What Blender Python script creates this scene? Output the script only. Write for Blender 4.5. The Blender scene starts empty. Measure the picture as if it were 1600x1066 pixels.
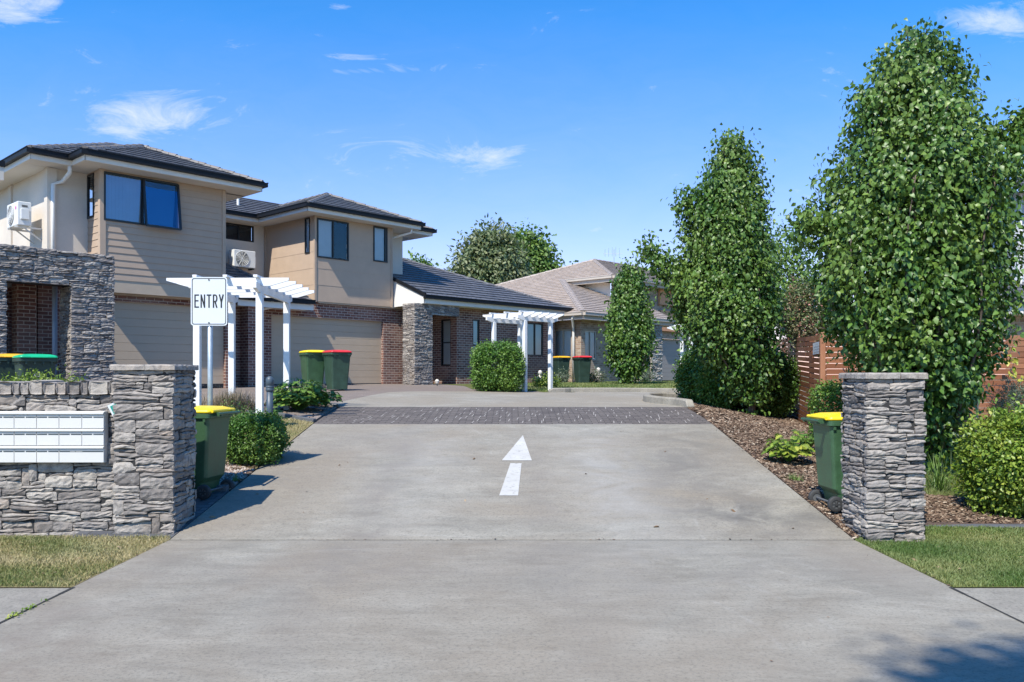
import bpy, bmesh, math, random
import numpy as np
from mathutils import Vector, Matrix
random.seed(7); RNG = np.random.default_rng(11)
S = bpy.context.scene; COL = S.collection
# ------------------------------------------------------------------ camera
EYE = 1.62; F = 1290.0; HOR = 586.0
cd = bpy.data.cameras.new('camera'); cam = bpy.data.objects.new('camera', cd); COL.objects.link(cam)
cam.location = (0, 0, EYE); cam.rotation_euler = (math.pi/2, 0, 0)
cd.sensor_width = 36; cd.lens = F/1600*36; cd.shift_y = (HOR-533)/1600; cd.clip_end = 3000; cd.clip_start = .05
S.camera = cam
# ------------------------------------------------------------------ light
SUN = Vector((.469, .930, -1.33)).normalized()
EL = math.asin(-SUN.z); ROT = math.atan2(-SUN.x, -SUN.y)
ld = bpy.data.lights.new('sun', 'SUN'); ld.energy = 5.0; ld.angle = math.radians(.5); ld.color = (1, .955, .85)
lo = bpy.data.objects.new('sun', ld); COL.objects.link(lo); lo.rotation_euler = SUN.to_track_quat('-Z', 'Y').to_euler()
lo.location = (-10, -20, 30)
S.view_settings.view_transform = 'Standard'; S.view_settings.look = 'None'; S.view_settings.exposure = 0.47; S.view_settings.gamma = 1
# ------------------------------------------------------------------ world
wd = bpy.data.worlds.new('World'); S.world = wd; wd.use_nodes = True
def world():
    nt = wd.node_tree; N = nt.nodes; L = nt.links; N.clear()
    def nd(t, **k):
        n = N.new(t)
        for a, v in k.items(): setattr(n, a, v)
        return n
    def mth(op, a, b=None, c=None, clamp=False):
        n = nd('ShaderNodeMath', operation=op, use_clamp=clamp)
        for i, v in enumerate((a, b, c)):
            if v is None: continue
            if isinstance(v, (int, float)): n.inputs[i].default_value = v
            else: L.new(v, n.inputs[i])
        return n.outputs[0]
    out = nd('ShaderNodeOutputWorld'); bg = nd('ShaderNodeBackground'); bg.inputs[1].default_value = 0.15
    sky = nd('ShaderNodeTexSky', sky_type='NISHITA', sun_disc=False)
    sky.sun_elevation = EL; sky.sun_rotation = ROT; sky.altitude = 0; sky.air_density = 1.15; sky.dust_density = 0.35; sky.ozone_density = 3.2
    tc = nd('ShaderNodeTexCoord'); sp = nd('ShaderNodeSeparateXYZ'); L.new(tc.outputs['Generated'], sp.inputs[0])
    yy = mth('MAXIMUM', sp.outputs[1], .02)
    kx = mth('DIVIDE', sp.outputs[0], yy); kz = mth('DIVIDE', sp.outputs[2], yy)
    co = nd('ShaderNodeCombineXYZ'); L.new(kx, co.inputs[0]); L.new(kz, co.inputs[1])
    # streaky high cloud: noise in the sky's own directions
    mp = nd('ShaderNodeMapping'); mp.inputs['Scale'].default_value = (9, 23, 1); mp.inputs['Rotation'].default_value = (0, 0, .18)
    L.new(co.outputs[0], mp.inputs[0])
    nz = nd('ShaderNodeTexNoise'); nz.inputs['Scale'].default_value = 1.0; nz.inputs['Detail'].default_value = 9; nz.inputs['Roughness'].default_value = .70; nz.inputs['Distortion'].default_value = .9
    L.new(mp.outputs[0], nz.inputs['Vector'])
    nz2 = nd('ShaderNodeTexNoise'); nz2.inputs['Scale'].default_value = 3.0; nz2.inputs['Detail'].default_value = 5
    L.new(co.outputs[0], nz2.inputs['Vector'])
    blobs = [(235,168,115,42,.95),(205,205,110,26,.6),(495,54,42,9,.8),(550,88,50,9,.85),(640,101,75,12,.8),(560,112,90,7,.6),(532,12,22,11,.8),(665,8,18,8,.5),
             (600,262,150,50,.45),(775,245,48,24,.6),(378,128,46,12,.45),(1565,42,72,30,1.25),(1500,22,120,24,.5),(20,12,75,28,1.6),(80,2,30,8,.7),(1240,232,26,14,.35),
             (935,360,20,6,.6),(950,378,26,6,.6),(885,384,18,5,.5),(1310,130,60,90,.25),(1270,300,120,50,.3),(700,240,90,30,.3),(350,262,70,14,.35)]
    tot = None
    for px, py, sx, sy, st in blobs:
        cx, cy = (px-800)/F, (HOR-py)/F
        dx = mth('MULTIPLY', mth('SUBTRACT', kx, cx), F/sx); dy = mth('MULTIPLY', mth('SUBTRACT', kz, cy), F/sy)
        r2 = mth('ADD', mth('MULTIPLY', dx, dx), mth('MULTIPLY', dy, dy))
        g = mth('MULTIPLY', mth('POWER', 2.718, mth('MULTIPLY', r2, -1.0)), st)
        tot = g if tot is None else mth('ADD', tot, g)
    m = mth('ADD', mth('MULTIPLY', mth('MINIMUM', tot, 1.5), .27), mth('SUBTRACT', nz.outputs[0], .64))
    m = mth('MULTIPLY', m, 2.3, clamp=True)
    m = mth('MULTIPLY', m, mth('MULTIPLY', mth('ADD', nz2.outputs[0], .35), 1.0), clamp=True)
    # thin veil that thickens towards the horizon
    veil = mth('MULTIPLY', mth('SUBTRACT', .52, kz), .42, clamp=True)
    veil = mth('MULTIPLY', veil, mth('ADD', nz.outputs[0], .35))
    m2 = mth('MINIMUM', mth('ADD', m, veil), .92)
    hs = nd('ShaderNodeHueSaturation'); hs.inputs['Saturation'].default_value = 1.25; hs.inputs['Hue'].default_value = .5
    tn = nd('ShaderNodeMix', data_type='RGBA', blend_type='MULTIPLY'); tn.inputs[0].default_value = 1; L.new(sky.outputs[0], tn.inputs[6]); tcx = nd('ShaderNodeMix', data_type='RGBA'); L.new(mth('MULTIPLY', mth('MAXIMUM', kz, 0.), 2.3, clamp=True), tcx.inputs[0]); tcx.inputs[6].default_value = (1.04, .80, 1.0, 1); tcx.inputs[7].default_value = (.80, .95, 1.16, 1); L.new(tcx.outputs[2], tn.inputs[7]); L.new(tn.outputs[2], hs.inputs['Color'])
    mx = nd('ShaderNodeMix', data_type='RGBA'); L.new(m2, mx.inputs[0]); L.new(hs.outputs[0], mx.inputs[6]); mx.inputs[7].default_value = (4.9, 5.1, 5.6, 1)
    L.new(mx.outputs[2], bg.inputs[0]); L.new(bg.outputs[0], out.inputs[0])
world()
# ------------------------------------------------------------------ material helpers
MATS = {}
def ramp(nt, fac, stops, interp='LINEAR'):
    r = nt.nodes.new('ShaderNodeValToRGB'); r.color_ramp.interpolation = interp
    e = r.color_ramp.elements
    while len(e) < len(stops): e.new(.5)
    for i, (p, c) in enumerate(stops):
        e[i].position = p; e[i].color = (c[0], c[1], c[2], 1)
    nt.links.new(fac, r.inputs[0]); return r.outputs[0]
class NT:
    def __init__(s, name):
        s.m = bpy.data.materials.new(name); s.m.use_nodes = True; s.t = s.m.node_tree; s.N = s.t.nodes; s.L = s.t.links
        s.b = s.N['Principled BSDF']; s.out = s.N['Material Output']; s.tc = s.N.new('ShaderNodeTexCoord')
        MATS[name] = s.m
    def n(s, t, **k):
        x = s.N.new(t)
        for a, v in k.items(): setattr(x, a, v)
        return x
    def set(s, sock, v):
        if isinstance(v, bpy.types.NodeSocket): s.L.new(v, sock)
        elif isinstance(v, tuple) and len(v) == 3 and sock.type == 'RGBA': sock.default_value = (*v, 1)
        else: sock.default_value = v
    def noise(s, scale, detail=4, rough=.55, vec=None, stretch=None, dist=0, out=0):
        x = s.n('ShaderNodeTexNoise'); x.inputs['Scale'].default_value = scale; x.inputs['Detail'].default_value = detail; x.inputs['Roughness'].default_value = rough; x.inputs['Distortion'].default_value = dist
        v = vec or s.tc.outputs['Object']
        if stretch:
            mp = s.n('ShaderNodeMapping'); mp.inputs['Scale'].default_value = stretch; s.L.new(v, mp.inputs[0]); v = mp.outputs[0]
        s.L.new(v, x.inputs['Vector']); return x.outputs[out]
    def mix(s, f, a, b, mode='MIX'):
        x = s.n('ShaderNodeMix', data_type='RGBA', blend_type=mode); s.set(x.inputs[0], f); s.set(x.inputs[6], a); s.set(x.inputs[7], b); return x.outputs[2]
    def math(s, op, a, b=None, clamp=False):
        x = s.n('ShaderNodeMath', operation=op, use_clamp=clamp); s.set(x.inputs[0], a)
        if b is not None: s.set(x.inputs[1], b)
        return x.outputs[0]
    def mr(s, v, a, b, c=0., d=1.):
        x = s.n('ShaderNodeMapRange'); s.set(x.inputs[0], v)
        for i, q in zip((1, 2, 3, 4), (a, b, c, d)): x.inputs[i].default_value = q
        return x.outputs[0]
    def attr(s, name):
        x = s.n('ShaderNodeAttribute'); x.attribute_name = name; return x.outputs['Fac']
    def ramp(s, f, stops, interp='LINEAR'): return ramp(s.t, f, stops, interp)
    def bump(s, h, st=.3, d=.01, nrm=None):
        x = s.n('ShaderNodeBump'); x.inputs['Strength'].default_value = st; x.inputs['Distance'].default_value = d; s.set(x.inputs['Height'], h)
        if nrm: s.L.new(nrm, x.inputs['Normal'])
        return x.outputs[0]
    def fin(s, col=None, rough=None, nrm=None, **k):
        if col is not None: s.set(s.b.inputs['Base Color'], col)
        if rough is not None: s.set(s.b.inputs['Roughness'], rough)
        if nrm is not None: s.L.new(nrm, s.b.inputs['Normal'])
        for a, v in k.items(): s.set(s.b.inputs[a.replace('_', ' ')], v)
        return s.m
def paint(name, c, rough=.5, var=.06, spec=.5, scale=3, metal=0, bump=0):
    q = NT(name); a = q.noise(scale, 5, .6)
    b = q.noise(scale*13, 3, .6)
    f = q.mr(q.math('ADD', q.math('MULTIPLY', a, .7), q.math('MULTIPLY', b, .3)), .3, .7)
    lo_ = tuple(x*(1-var*2) for x in c); hi = tuple(min(1, x*(1+var)) for x in c)
    nrm = q.bump(b, bump, .004) if bump else None
    return q.fin(q.mix(f, lo_, hi), q.mr(a, .3, .7, rough*.85, min(1, rough*1.15)), nrm, Specular_IOR_Level=spec, Metallic=metal)
def concrete(name, c, warm, stain=True, brush=True):
    q = NT(name); o = q.tc.outputs['Object']
    big = q.noise(.28, 5, .62, dist=.6); mid = q.noise(1.5, 8, .74, stretch=(.8, 1.5, 1), dist=.5); strk = q.noise(3.2, 7, .78, stretch=(.5, 3.2, 1), dist=.9)
    fine = q.noise(38, 4, .75); speck = q.noise(85, 3, .65)
    c1 = tuple(x*.68 for x in c); c2 = tuple(min(1, x*1.18) for x in c)
    col = q.mix(q.mr(mid, .32, .68), c1, c2)
    col = q.mix(q.math('MULTIPLY', q.mr(big, .42, .60), .75), col, warm)
    if brush: col = q.mix(q.math('MULTIPLY', q.mr(strk, .52, .70), .35), col, tuple(min(1, x*1.2) for x in c))
    if brush: col = q.mix(q.math('MULTIPLY', q.mr(strk, .47, .33), .3), col, tuple(x*.7 for x in warm))
    col = q.mix(q.math('MULTIPLY', q.mr(fine, .50, .68), .75), col, tuple(x*.46 for x in c))
    col = q.mix(q.math('MULTIPLY', q.mr(speck, .60, .70), .6), col, tuple(x*.30 for x in c))
    m6 = q.noise(7, 6, .78, dist=.3); col = q.mix(q.math('MULTIPLY', q.mr(m6, .44, .30), .5), col, tuple(x*.62 for x in warm)); col = q.mix(q.math('MULTIPLY', q.mr(m6, .56, .72), .45), col, tuple(x*1.22 for x in c))
    if stain:
        sp = q.n('ShaderNodeSeparateXYZ'); q.L.new(o, sp.inputs[0])
        # oil and damp stain towards the right edge of the ramp, tyre-worn paths either side of the middle
        def gauss(cx, cy, sx, sy, ang=0):
            dx = q.math('SUBTRACT', sp.outputs[0], cx); dy = q.math('SUBTRACT', sp.outputs[1], cy)
            ca, sa = math.cos(ang), math.sin(ang)
            X = q.math('ADD', q.math('MULTIPLY', dx, ca), q.math('MULTIPLY', dy, sa)); Y = q.math('SUBTRACT', q.math('MULTIPLY', dy, ca), q.math('MULTIPLY', dx, sa))
            r = q.math('ADD', q.math('POWER', q.math('ABSOLUTE', q.math('DIVIDE', X, sx)), 2.), q.math('POWER', q.math('ABSOLUTE', q.math('DIVIDE', Y, sy)), 2.))
            return q.math('POWER', 2.718, q.math('MULTIPLY', r, -1.))
        n2 = q.noise(1.1, 5, .65, dist=1.2)
        for g, kcol, am in ((gauss(2.75, 8.9, .75, .55, -.5), (.09, .085, .08), .95), (gauss(2.3, 10.8, .75, 2.4, -.06), (.14, .125, .11), .62), (gauss(-2.9, 9.9, .5, 3.2), (.17, .15, .13), .4),
                            (gauss(1.2, 10.5, .55, 3.4), (.36, .35, .33), .45), (gauss(-1.3, 11.5, .7, 3.0), (.35, .34, .32), .3), (gauss(-2.9, 4.6, .9, 1.2), (.18, .145, .115), .5), (gauss(1.3, 5.0, 1.3, .9), (.26, .22, .17), .35), (gauss(1.6, 6.8, 1.6, .5, .2), (.18, .165, .145), .4), (gauss(-1.4, 6.9, 1.6, .6, .2), (.18, .155, .135), .4), (gauss(2.9, 13.1, .6, 1.2), (.13, .12, .10), .5), (gauss(-1.55, 9.5, .28, 5.5, .02), (.17, .15, .13), .55), (gauss(.35, 9.5, .26, 5.5, .02), (.175, .155, .135), .4), (gauss(-2.2, 12.6, 1.0, 1.3), (.20, .175, .15), .4), (gauss(3.0, 7.2, .35, 1.4), (.22, .19, .155), .6), (gauss(-3.1, 6.6, .25, 2.4), (.20, .17, .14), .6)):
            f = q.math('MULTIPLY', q.math('MULTIPLY', g, q.mr(n2, .34, .62)), am, clamp=True); col = q.mix(f, col, kcol)
        # pale curved tyre scuffs
        for cx, cy, r0 in ((-1.0, 5.2, 3.05), (-1.1, 5.0, 2.7), (5.2, 8.2, 3.3), (5.3, 8.1, 3.0), (-4.4, 12.0, 4.1)):
            dx = q.math('SUBTRACT', sp.outputs[0], cx); dy = q.math('SUBTRACT', sp.outputs[1], cy)
            rr = q.math('SQRT', q.math('ADD', q.math('MULTIPLY', dx, dx), q.math('MULTIPLY', dy, dy)))
            band = q.mr(q.math('ABSOLUTE', q.math('SUBTRACT', rr, r0)), .0, .03, 1., 0.)
            col = q.mix(q.math('MULTIPLY', q.math('MULTIPLY', band, q.mr(mid, .45, .65)), .16), col, (.45, .44, .42))
    h = q.math('ADD', fine, q.math('MULTIPLY', strk, .3))
    return q.fin(col, .88, q.bump(h, .35, .006), Specular_IOR_Level=.25)
def brick(name, cols, mortar, bump=.7, w=.24, h=.086):
    q = NT(name); uv = q.tc.outputs['UV']
    def bt(c1, c2, mo):
        x = q.n('ShaderNodeTexBrick'); x.offset = .5; x.inputs['Scale'].default_value = 1; x.inputs['Brick Width'].default_value = w; x.inputs['Row Height'].default_value = h
        x.inputs['Mortar Size'].default_value = .0095; x.inputs['Mortar Smooth'].default_value = .25; x.inputs['Bias'].default_value = 0
        x.inputs['Color1'].default_value = (*c1, 1); x.inputs['Color2'].default_value = (*c2, 1); x.inputs['Mortar'].default_value = (*mo, 1); q.L.new(uv, x.inputs['Vector']); return x
    a = bt((0, 0, 0), (1, 1, 1), (.5, .5, .5))
    c = q.ramp(a.outputs[0], cols)
    nz = q.noise(22, 5, .7, vec=uv); nb = q.noise(.9, 4, .6, vec=uv)
    c = q.mix(q.mr(nz, .35, .7), c, q.mix(.4, c, (.05, .03, .025)), 'MIX')
    c = q.mix(q.math('MULTIPLY', q.mr(nb, .4, .7), .22), c, mortar)
    c = q.mix(a.outputs[1], c, q.mix(q.mr(nz, .3, .7), mortar, tuple(x*.75 for x in mortar)))
    hgt = q.math('ADD', q.math('MULTIPLY', q.math('SUBTRACT', 1., a.outputs[1]), 1.), q.math('MULTIPLY', nz, .25))
    return q.fin(c, .85, q.bump(hgt, bump, .008), Specular_IOR_Level=.2)
def tiles(name, c1, c2, edge):
    q = NT(name); uv = q.tc.outputs['UV']
    x = q.n('ShaderNodeTexBrick'); x.offset = .5; x.inputs['Scale'].default_value = 1; x.inputs['Brick Width'].default_value = .33; x.inputs['Row Height'].default_value = .34
    x.inputs['Mortar Size'].default_value = .008; x.inputs['Color1'].default_value = (0, 0, 0, 1); x.inputs['Color2'].default_value = (1, 1, 1, 1); x.inputs['Mortar'].default_value = (.5, .5, .5, 1); q.L.new(uv, x.inputs['Vector'])
    nz = q.noise(5, 6, .7); n2 = q.noise(40, 3, .6)
    c = q.mix(x.outputs[0], c1, c2); c = q.mix(q.math('MULTIPLY', q.mr(nz, .45, .7), .55), c, edge)
    c = q.mix(x.outputs[1], c, tuple(v*.25 for v in c1))
    return q.fin(c, q.mr(n2, .3, .7, .42, .72), q.bump(q.math('SUBTRACT', n2, q.math('MULTIPLY', x.outputs[1], 2.)), .4, .005), Specular_IOR_Level=.5)
def stone(name, stops):
    q = NT(name); r = q.attr('rnd'); a = q.noise(9, 7, .72, dist=.8); b = q.noise(55, 5, .75); s_ = q.noise(3.2, 6, .7, stretch=(1, 1, 3.2), dist=1.4)
    col = q.ramp(r, stops)
    col = q.mix(q.math('MULTIPLY', q.mr(a, .47, .66), .72), col, (.105, .098, .10)); col = q.mix(q.math('MULTIPLY', q.mr(s_, .56, .72), .5), col, (.50, .475, .45))
    col = q.mix(q.math('MULTIPLY', q.mr(q.noise(2.1, 5, .7), .50, .68), .42), col, (.30, .235, .18))
    col = q.mix(q.math('MULTIPLY', q.mr(b, .52, .72), .45), col, (.10, .10, .105))
    h = q.math('ADD', a, q.math('MULTIPLY', b, .45))
    return q.fin(col, .9, q.bump(h, .9, .014), Specular_IOR_Level=.2)
def leaf(name, stops, rough=.35, trans=.22, spec=.5):
    q = NT(name); r = q.attr('rnd'); nz = q.noise(1.1, 3, .6)
    col = q.ramp(r, stops); col = q.mix(q.math('MULTIPLY', q.mr(nz, .4, .65), .35), col, stops[-1][1])
    q.fin(col, rough, None, Specular_IOR_Level=spec)
    tr = q.n('ShaderNodeBsdfTranslucent'); hs = q.mix(.5, col, (.16, .26, .03)); q.L.new(hs, tr.inputs[0])
    mx = q.n('ShaderNodeMixShader'); mx.inputs[0].default_value = trans
    q.L.new(q.b.outputs[0], mx.inputs[1]); q.L.new(tr.outputs[0], mx.inputs[2]); q.L.new(mx.outputs[0], q.out.inputs[0]); return q.m
def chips(name, stops, rough=.85):
    q = NT(name); return q.fin(q.ramp(q.attr('rnd'), stops), rough, Specular_IOR_Level=.2)
def ground(name, c1, c2, c3, s=3):
    q = NT(name); a = q.noise(s, 6, .7); b = q.noise(s*14, 4, .75)
    col = q.mix(q.mr(a, .35, .65), c1, c2); col = q.mix(q.mr(b, .45, .7), col, c3)
    return q.fin(col, .95, q.bump(b, .8, .02), Specular_IOR_Level=.1)
def glass(name, tint=(.55, .75, .95), base=.08):
    q = NT(name); q.N.remove(q.b)
    tr = q.n('ShaderNodeBsdfTransparent'); tr.inputs[0].default_value = (.9, .93, .95, 1); gl = q.n('ShaderNodeBsdfGlossy'); gl.inputs['Roughness'].default_value = .03; gl.inputs[0].default_value = (*tint, 1)
    fr = q.n('ShaderNodeFresnel'); fr.inputs[0].default_value = 1.5; q.L.new(q.bump(q.noise(2.2, 2), .06, .02), gl.inputs['Normal'])
    f = q.math('ADD', fr.outputs[0], base, clamp=True)
    mx = q.n('ShaderNodeMixShader'); q.L.new(f, mx.inputs[0]); q.L.new(tr.outputs[0], mx.inputs[1]); q.L.new(gl.outputs[0], mx.inputs[2]); q.L.new(mx.outputs[0], q.out.inputs[0]); return q.m
M = MATS
concrete('concrete', (.282, .260, .216), (.245, .205, .155)); concrete('concrete_upper', (.305, .278, .232), (.26, .222, .17), stain=False); concrete('concrete_path', (.285, .262, .22), (.25, .22, .19), stain=False, brush=False)
concrete('brown_concrete', (.225, .185, .16), (.20, .16, .135), stain=False, brush=False); concrete('kerb_concrete', (.31, .283, .235), (.25, .23, .20), stain=False, brush=False)
brick('red_brick', [(0, (.12, .048, .04)), (.35, (.175, .072, .056)), (.7, (.225, .095, .07)), (1, (.31, .155, .115))], (.52, .43, .365))
brick('beige_brick', [(0, (.28, .185, .135)), (.4, (.38, .265, .19)), (.75, (.45, .33, .24)), (1, (.52, .40, .30))], (.45, .39, .32), .4)
brick('dark_paver', [(0, (.085, .09, .10)), (1, (.15, .155, .165))], (.07, .07, .07), .5, .23, .115)
brick('strip_paver', [(0, (.115, .10, .092)), (.5, (.15, .132, .12)), (1, (.185, .163, .147))], (.06, .052, .047), .5, .23, .10)
tiles('dark_tile', (.075, .075, .085), (.115, .115, .125), (.20, .19, .185)); tiles('brown_tile', (.31, .245, .195), (.40, .32, .26), (.50, .42, .35))
tiles('ridge_tile', (.15, .135, .125), (.17, .155, .145), (.26, .235, .22)); tiles('brown_ridge', (.32, .265, .225), (.34, .28, .24), (.42, .36, .31))
stone('grey_stone', [(0, (.165, .145, .132)), (.3, (.25, .222, .20)), (.6, (.335, .298, .265)), (.92, (.42, .375, .325)), (.98, (.37, .325, .285)), (1, (.31, .25, .205))])
stone('dark_stone', [(0, (.20, .175, .162)), (.4, (.28, .25, .23)), (.75, (.37, .335, .30)), (1, (.46, .41, .36))])
stone('pale_stone', [(0, (.28, .25, .22)), (.5, (.42, .38, .33)), (1, (.55, .51, .46))])
paint('mortar', (.03, .028, .027), .95); paint('cladding_taupe', (.435, .325, .24), .7, .05, bump=.1); paint('cladding_tan', (.46, .342, .25), .7, .05, bump=.1)
paint('render_white', (.62, .555, .48), .85, .05, .2, 1.5, bump=.15); paint('trim_white', (.74, .71, .66), .5, .05); paint('soffit', (.70, .65, .58), .7, .03)
paint('gutter_black', (.010, .011, .014), .55, .1, .25); paint('window_black', (.016, .017, .02), .4, .1); paint('garage_beige', (.48, .375, .27), .55, .03); paint('garage_grey', (.29, .255, .235), .55, .03)
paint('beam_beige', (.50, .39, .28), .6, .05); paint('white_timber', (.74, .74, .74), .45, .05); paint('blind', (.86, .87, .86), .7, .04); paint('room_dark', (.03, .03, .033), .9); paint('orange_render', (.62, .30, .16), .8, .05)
paint('window_beige', (.48, .42, .35), .5, .05); paint('brown_fascia', (.46, .40, .34), .6, .05); paint('blue_render', (.42, .44, .48), .8, .04)
paint('bin_green', (.045, .105, .05), .42, .2, .5, 5, bump=.15); paint('bin_deep_green', (.035, .075, .05), .45, .2, .5, 5); paint('bin_dark', (.028, .055, .042), .45, .2, .5, 4); paint('lid_yellow', (.86, .62, .015), .38, .08, .5); paint('lid_red', (.62, .035, .04), .36, .1, .5)
paint('lid_green', (.012, .42, .19), .35, .1, .5); paint('lid_orange', (.80, .42, .02), .4, .1); paint('rubber', (.035, .036, .038), .7, .2); paint('hub_grey', (.10, .105, .11), .6, .2); paint('galvanised', (.42, .47, .49), .42, .12, .5, 8, .5)
paint('sign_white', (.60, .63, .66), .35, .02); paint('sign_black', (.012, .012, .014), .5); paint('mail_white', (.60, .585, .555), .38, .02); paint('mail_slot', (.04, .055, .065), .5); paint('mail_shade', (.45, .50, .54), .5)
paint('sticker_green', (.0, .26, .20), .4); paint('bollard_grey', (.06, .085, .11), .45, .1); paint('ac_white', (.74, .74, .72), .4, .04); paint('ac_dark', (.12, .12, .12), .6); paint('logo_pink', (.7, .05, .25), .4)
paint('pale_paver', (.33, .30, .27), .85, .1); paint('edging_grey', (.10, .105, .115), .8, .15); paint('plaster', (.6, .56, .5), .9, .1); paint('pipe_blue', (.36, .41, .50), .45, .06)
paint('bark', (.15, .12, .10), .9, .35, .2, 10, bump=.6); paint('joint_dark', (.035, .033, .028), .95, .3)
q = NT('line_paint'); a_ = q.noise(14, 6, .75); b_ = q.noise(2.5, 5, .7); c_ = q.mix(q.mr(b_, .35, .65), (.41, .395, .365), (.49, .475, .445)); c_ = q.mix(q.mr(a_, .56, .66), c_, (.27, .255, .235)); q.fin(c_, .8, q.bump(a_, .4, .004), Specular_IOR_Level=.2)
q = NT('fence_wood'); r_ = q.attr('rnd'); g1 = q.noise(3, 6, .7, stretch=(1, 1, 14), dist=.6); cc = q.ramp(r_, [(0, (.20, .072, .032)), (.5, (.27, .10, .045)), (1, (.36, .15, .07))])
cc = q.mix(q.math('MULTIPLY', q.mr(g1, .42, .7), .55), cc, (.12, .045, .022)); cc = q.mix(q.math('MULTIPLY', q.mr(q.noise(1.3, 4), .5, .7), .3), cc, (.38, .22, .13)); q.fin(cc, .5, q.bump(g1, .3, .004))
q = NT('post_wood'); g1 = q.noise(3, 6, .7, stretch=(9, 9, .8), dist=.6); q.fin(q.mix(q.mr(g1, .35, .7), (.38, .18, .10), (.26, .105, .055)), .55, q.bump(g1, .3, .004))
leaf('pear_leaf', [(0, (.022, .064, .010)), (.45, (.052, .125, .018)), (.8, (.10, .20, .030)), (1, (.23, .31, .06))], .44, .2, .5)
leaf('hedge_leaf', [(0, (.03, .085, .012)), (.5, (.06, .15, .02)), (.85, (.13, .24, .035)), (1, (.26, .36, .07))], .48, .22, .4)
leaf('lime_leaf', [(0, (.07, .14, .015)), (.5, (.15, .25, .03)), (.85, (.30, .38, .05)), (1, (.46, .44, .07))], .42, .3)
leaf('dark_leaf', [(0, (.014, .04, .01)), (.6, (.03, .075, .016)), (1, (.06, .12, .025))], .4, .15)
leaf('gum_leaf', [(0, (.05, .085, .035)), (.5, (.10, .15, .06)), (.85, (.20, .23, .10)), (1, (.34, .31, .17))], .5, .25)
leaf('green_leaf', [(0, (.05, .10, .02)), (.5, (.10, .19, .035)), (1, (.20, .30, .06))], .5, .25)
leaf('grey_leaf', [(0, (.06, .085, .06)), (.5, (.11, .15, .10)), (1, (.19, .23, .15))], .6, .2)
leaf('dry_leaf', [(0, (.12, .085, .055)), (.5, (.24, .18, .12)), (1, (.38, .31, .22))], .8, .15)
leaf('pink_leaf', [(0, (.07, .10, .04)), (.65, (.13, .17, .06)), (.8, (.32, .12, .10)), (1, (.5, .25, .2))], .5, .2)
leaf('dry_grass', [(0, (.09, .14, .03)), (.25, (.17, .19, .05)), (.55, (.36, .29, .13)), (1, (.58, .48, .28))], .7, .2)
leaf('lawn_grass', [(0, (.06, .115, .022)), (.5, (.12, .19, .04)), (.82, (.23, .25, .075)), (1, (.44, .38, .18))], .6, .25)
chips('mulch_chip', [(0, (.045, .028, .018)), (.4, (.125, .078, .052)), (.75, (.22, .15, .10)), (.93, (.32, .24, .17)), (1, (.46, .38, .29))]); chips('fallen_leaf', [(0, (.10, .06, .035)), (.5, (.22, .14, .08)), (1, (.40, .30, .19))]); chips('gravel_chip', [(0, (.12, .09, .07)), (.4, (.28, .21, .17)), (.8, (.44, .36, .31)), (1, (.62, .58, .52))])
ground('mulch_soil', (.10, .07, .058), (.145, .105, .085), (.05, .034, .028)); ground('gravel_soil', (.24, .19, .155), (.32, .26, .22), (.16, .12, .10)); ground('dry_soil', (.22, .20, .09), (.32, .25, .14), (.12, .11, .05)); ground('lawn_soil', (.09, .115, .03), (.15, .15, .055), (.06, .07, .022)); ground('earth', (.16, .14, .09), (.2, .17, .11), (.1, .1, .06))
glass('glass_blue', (.17, .37, .60), .26); glass('glass_clear', (.7, .85, 1.0), .03); glass('glass_dark', (.7, .8, .9), .03)
# ------------------------------------------------------------------ geometry helpers
def sstep(t): t = max(0., min(1., t)); return t*t*(3-2*t)
def lerp(a, b, t): return a+(b-a)*t
def P_(y): return float(np.interp(y, [-50, 8.1, 14.1, 15.2, 16.5, 20, 24.2, 27, 33, 40], [0, 0, .78, .89, .98, 1.08, 1.13, 1.22, 1.31, 1.34]))
def L_(y): return float(np.interp(y, [-50, 8.1, 9.4, 11.2, 12.5, 13.8, 15.7, 18, 22, 29, 60], [0, 0, .17, .42, .68, .90, .965, 1.08, 1.22, 1.30, 1.30]))
def R_(y): return float(np.interp(y, [-50, 8.3, 14.2, 18.7, 25, 40], [0, 0, .52, .68, 1.1, 1.2]))
def Zt(x, y):
    z = P_(y)
    if x < 2:
        t = sstep((y-17)/4.); xs = lerp(-3.42, .5, t); xe = lerp(-4.3, -4.5, t)
        z = lerp(z, L_(y), max(0, min(1, (xs-x)/(xs-xe))))
        if y > 24: z = lerp(z, P_(y), sstep((y-30)/8.))
    elif x > 3.4:
        z = lerp(z, R_(y), sstep((x-3.4)/2.9)*sstep((26-y)/3.))
    return z
TH = math.atan2(1290, 1200); U = Vector((math.cos(TH), math.sin(TH), 0)); V = Vector((-math.sin(TH), math.cos(TH), 0)); O0 = Vector((-4.56, 29.3, 0))
def W(a, b, z): return O0+U*a+V*b+Vector((0, 0, z))
def pa(px, b):            # along-street coordinate of the building line at picture column px
    k = (px-800)/F; y = (b+V.dot(O0))/(V.x*k+V.y); return U.dot(Vector((k*y, y, 0))-O0)
def pb(px, a):
    k = (px-800)/F; y = (a+U.dot(O0))/(U.x*k+U.y); return V.dot(Vector((k*y, y, 0))-O0)
def zz(py, a, b): return EYE+(HOR-py)*W(a, b, 0).y/F
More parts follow.
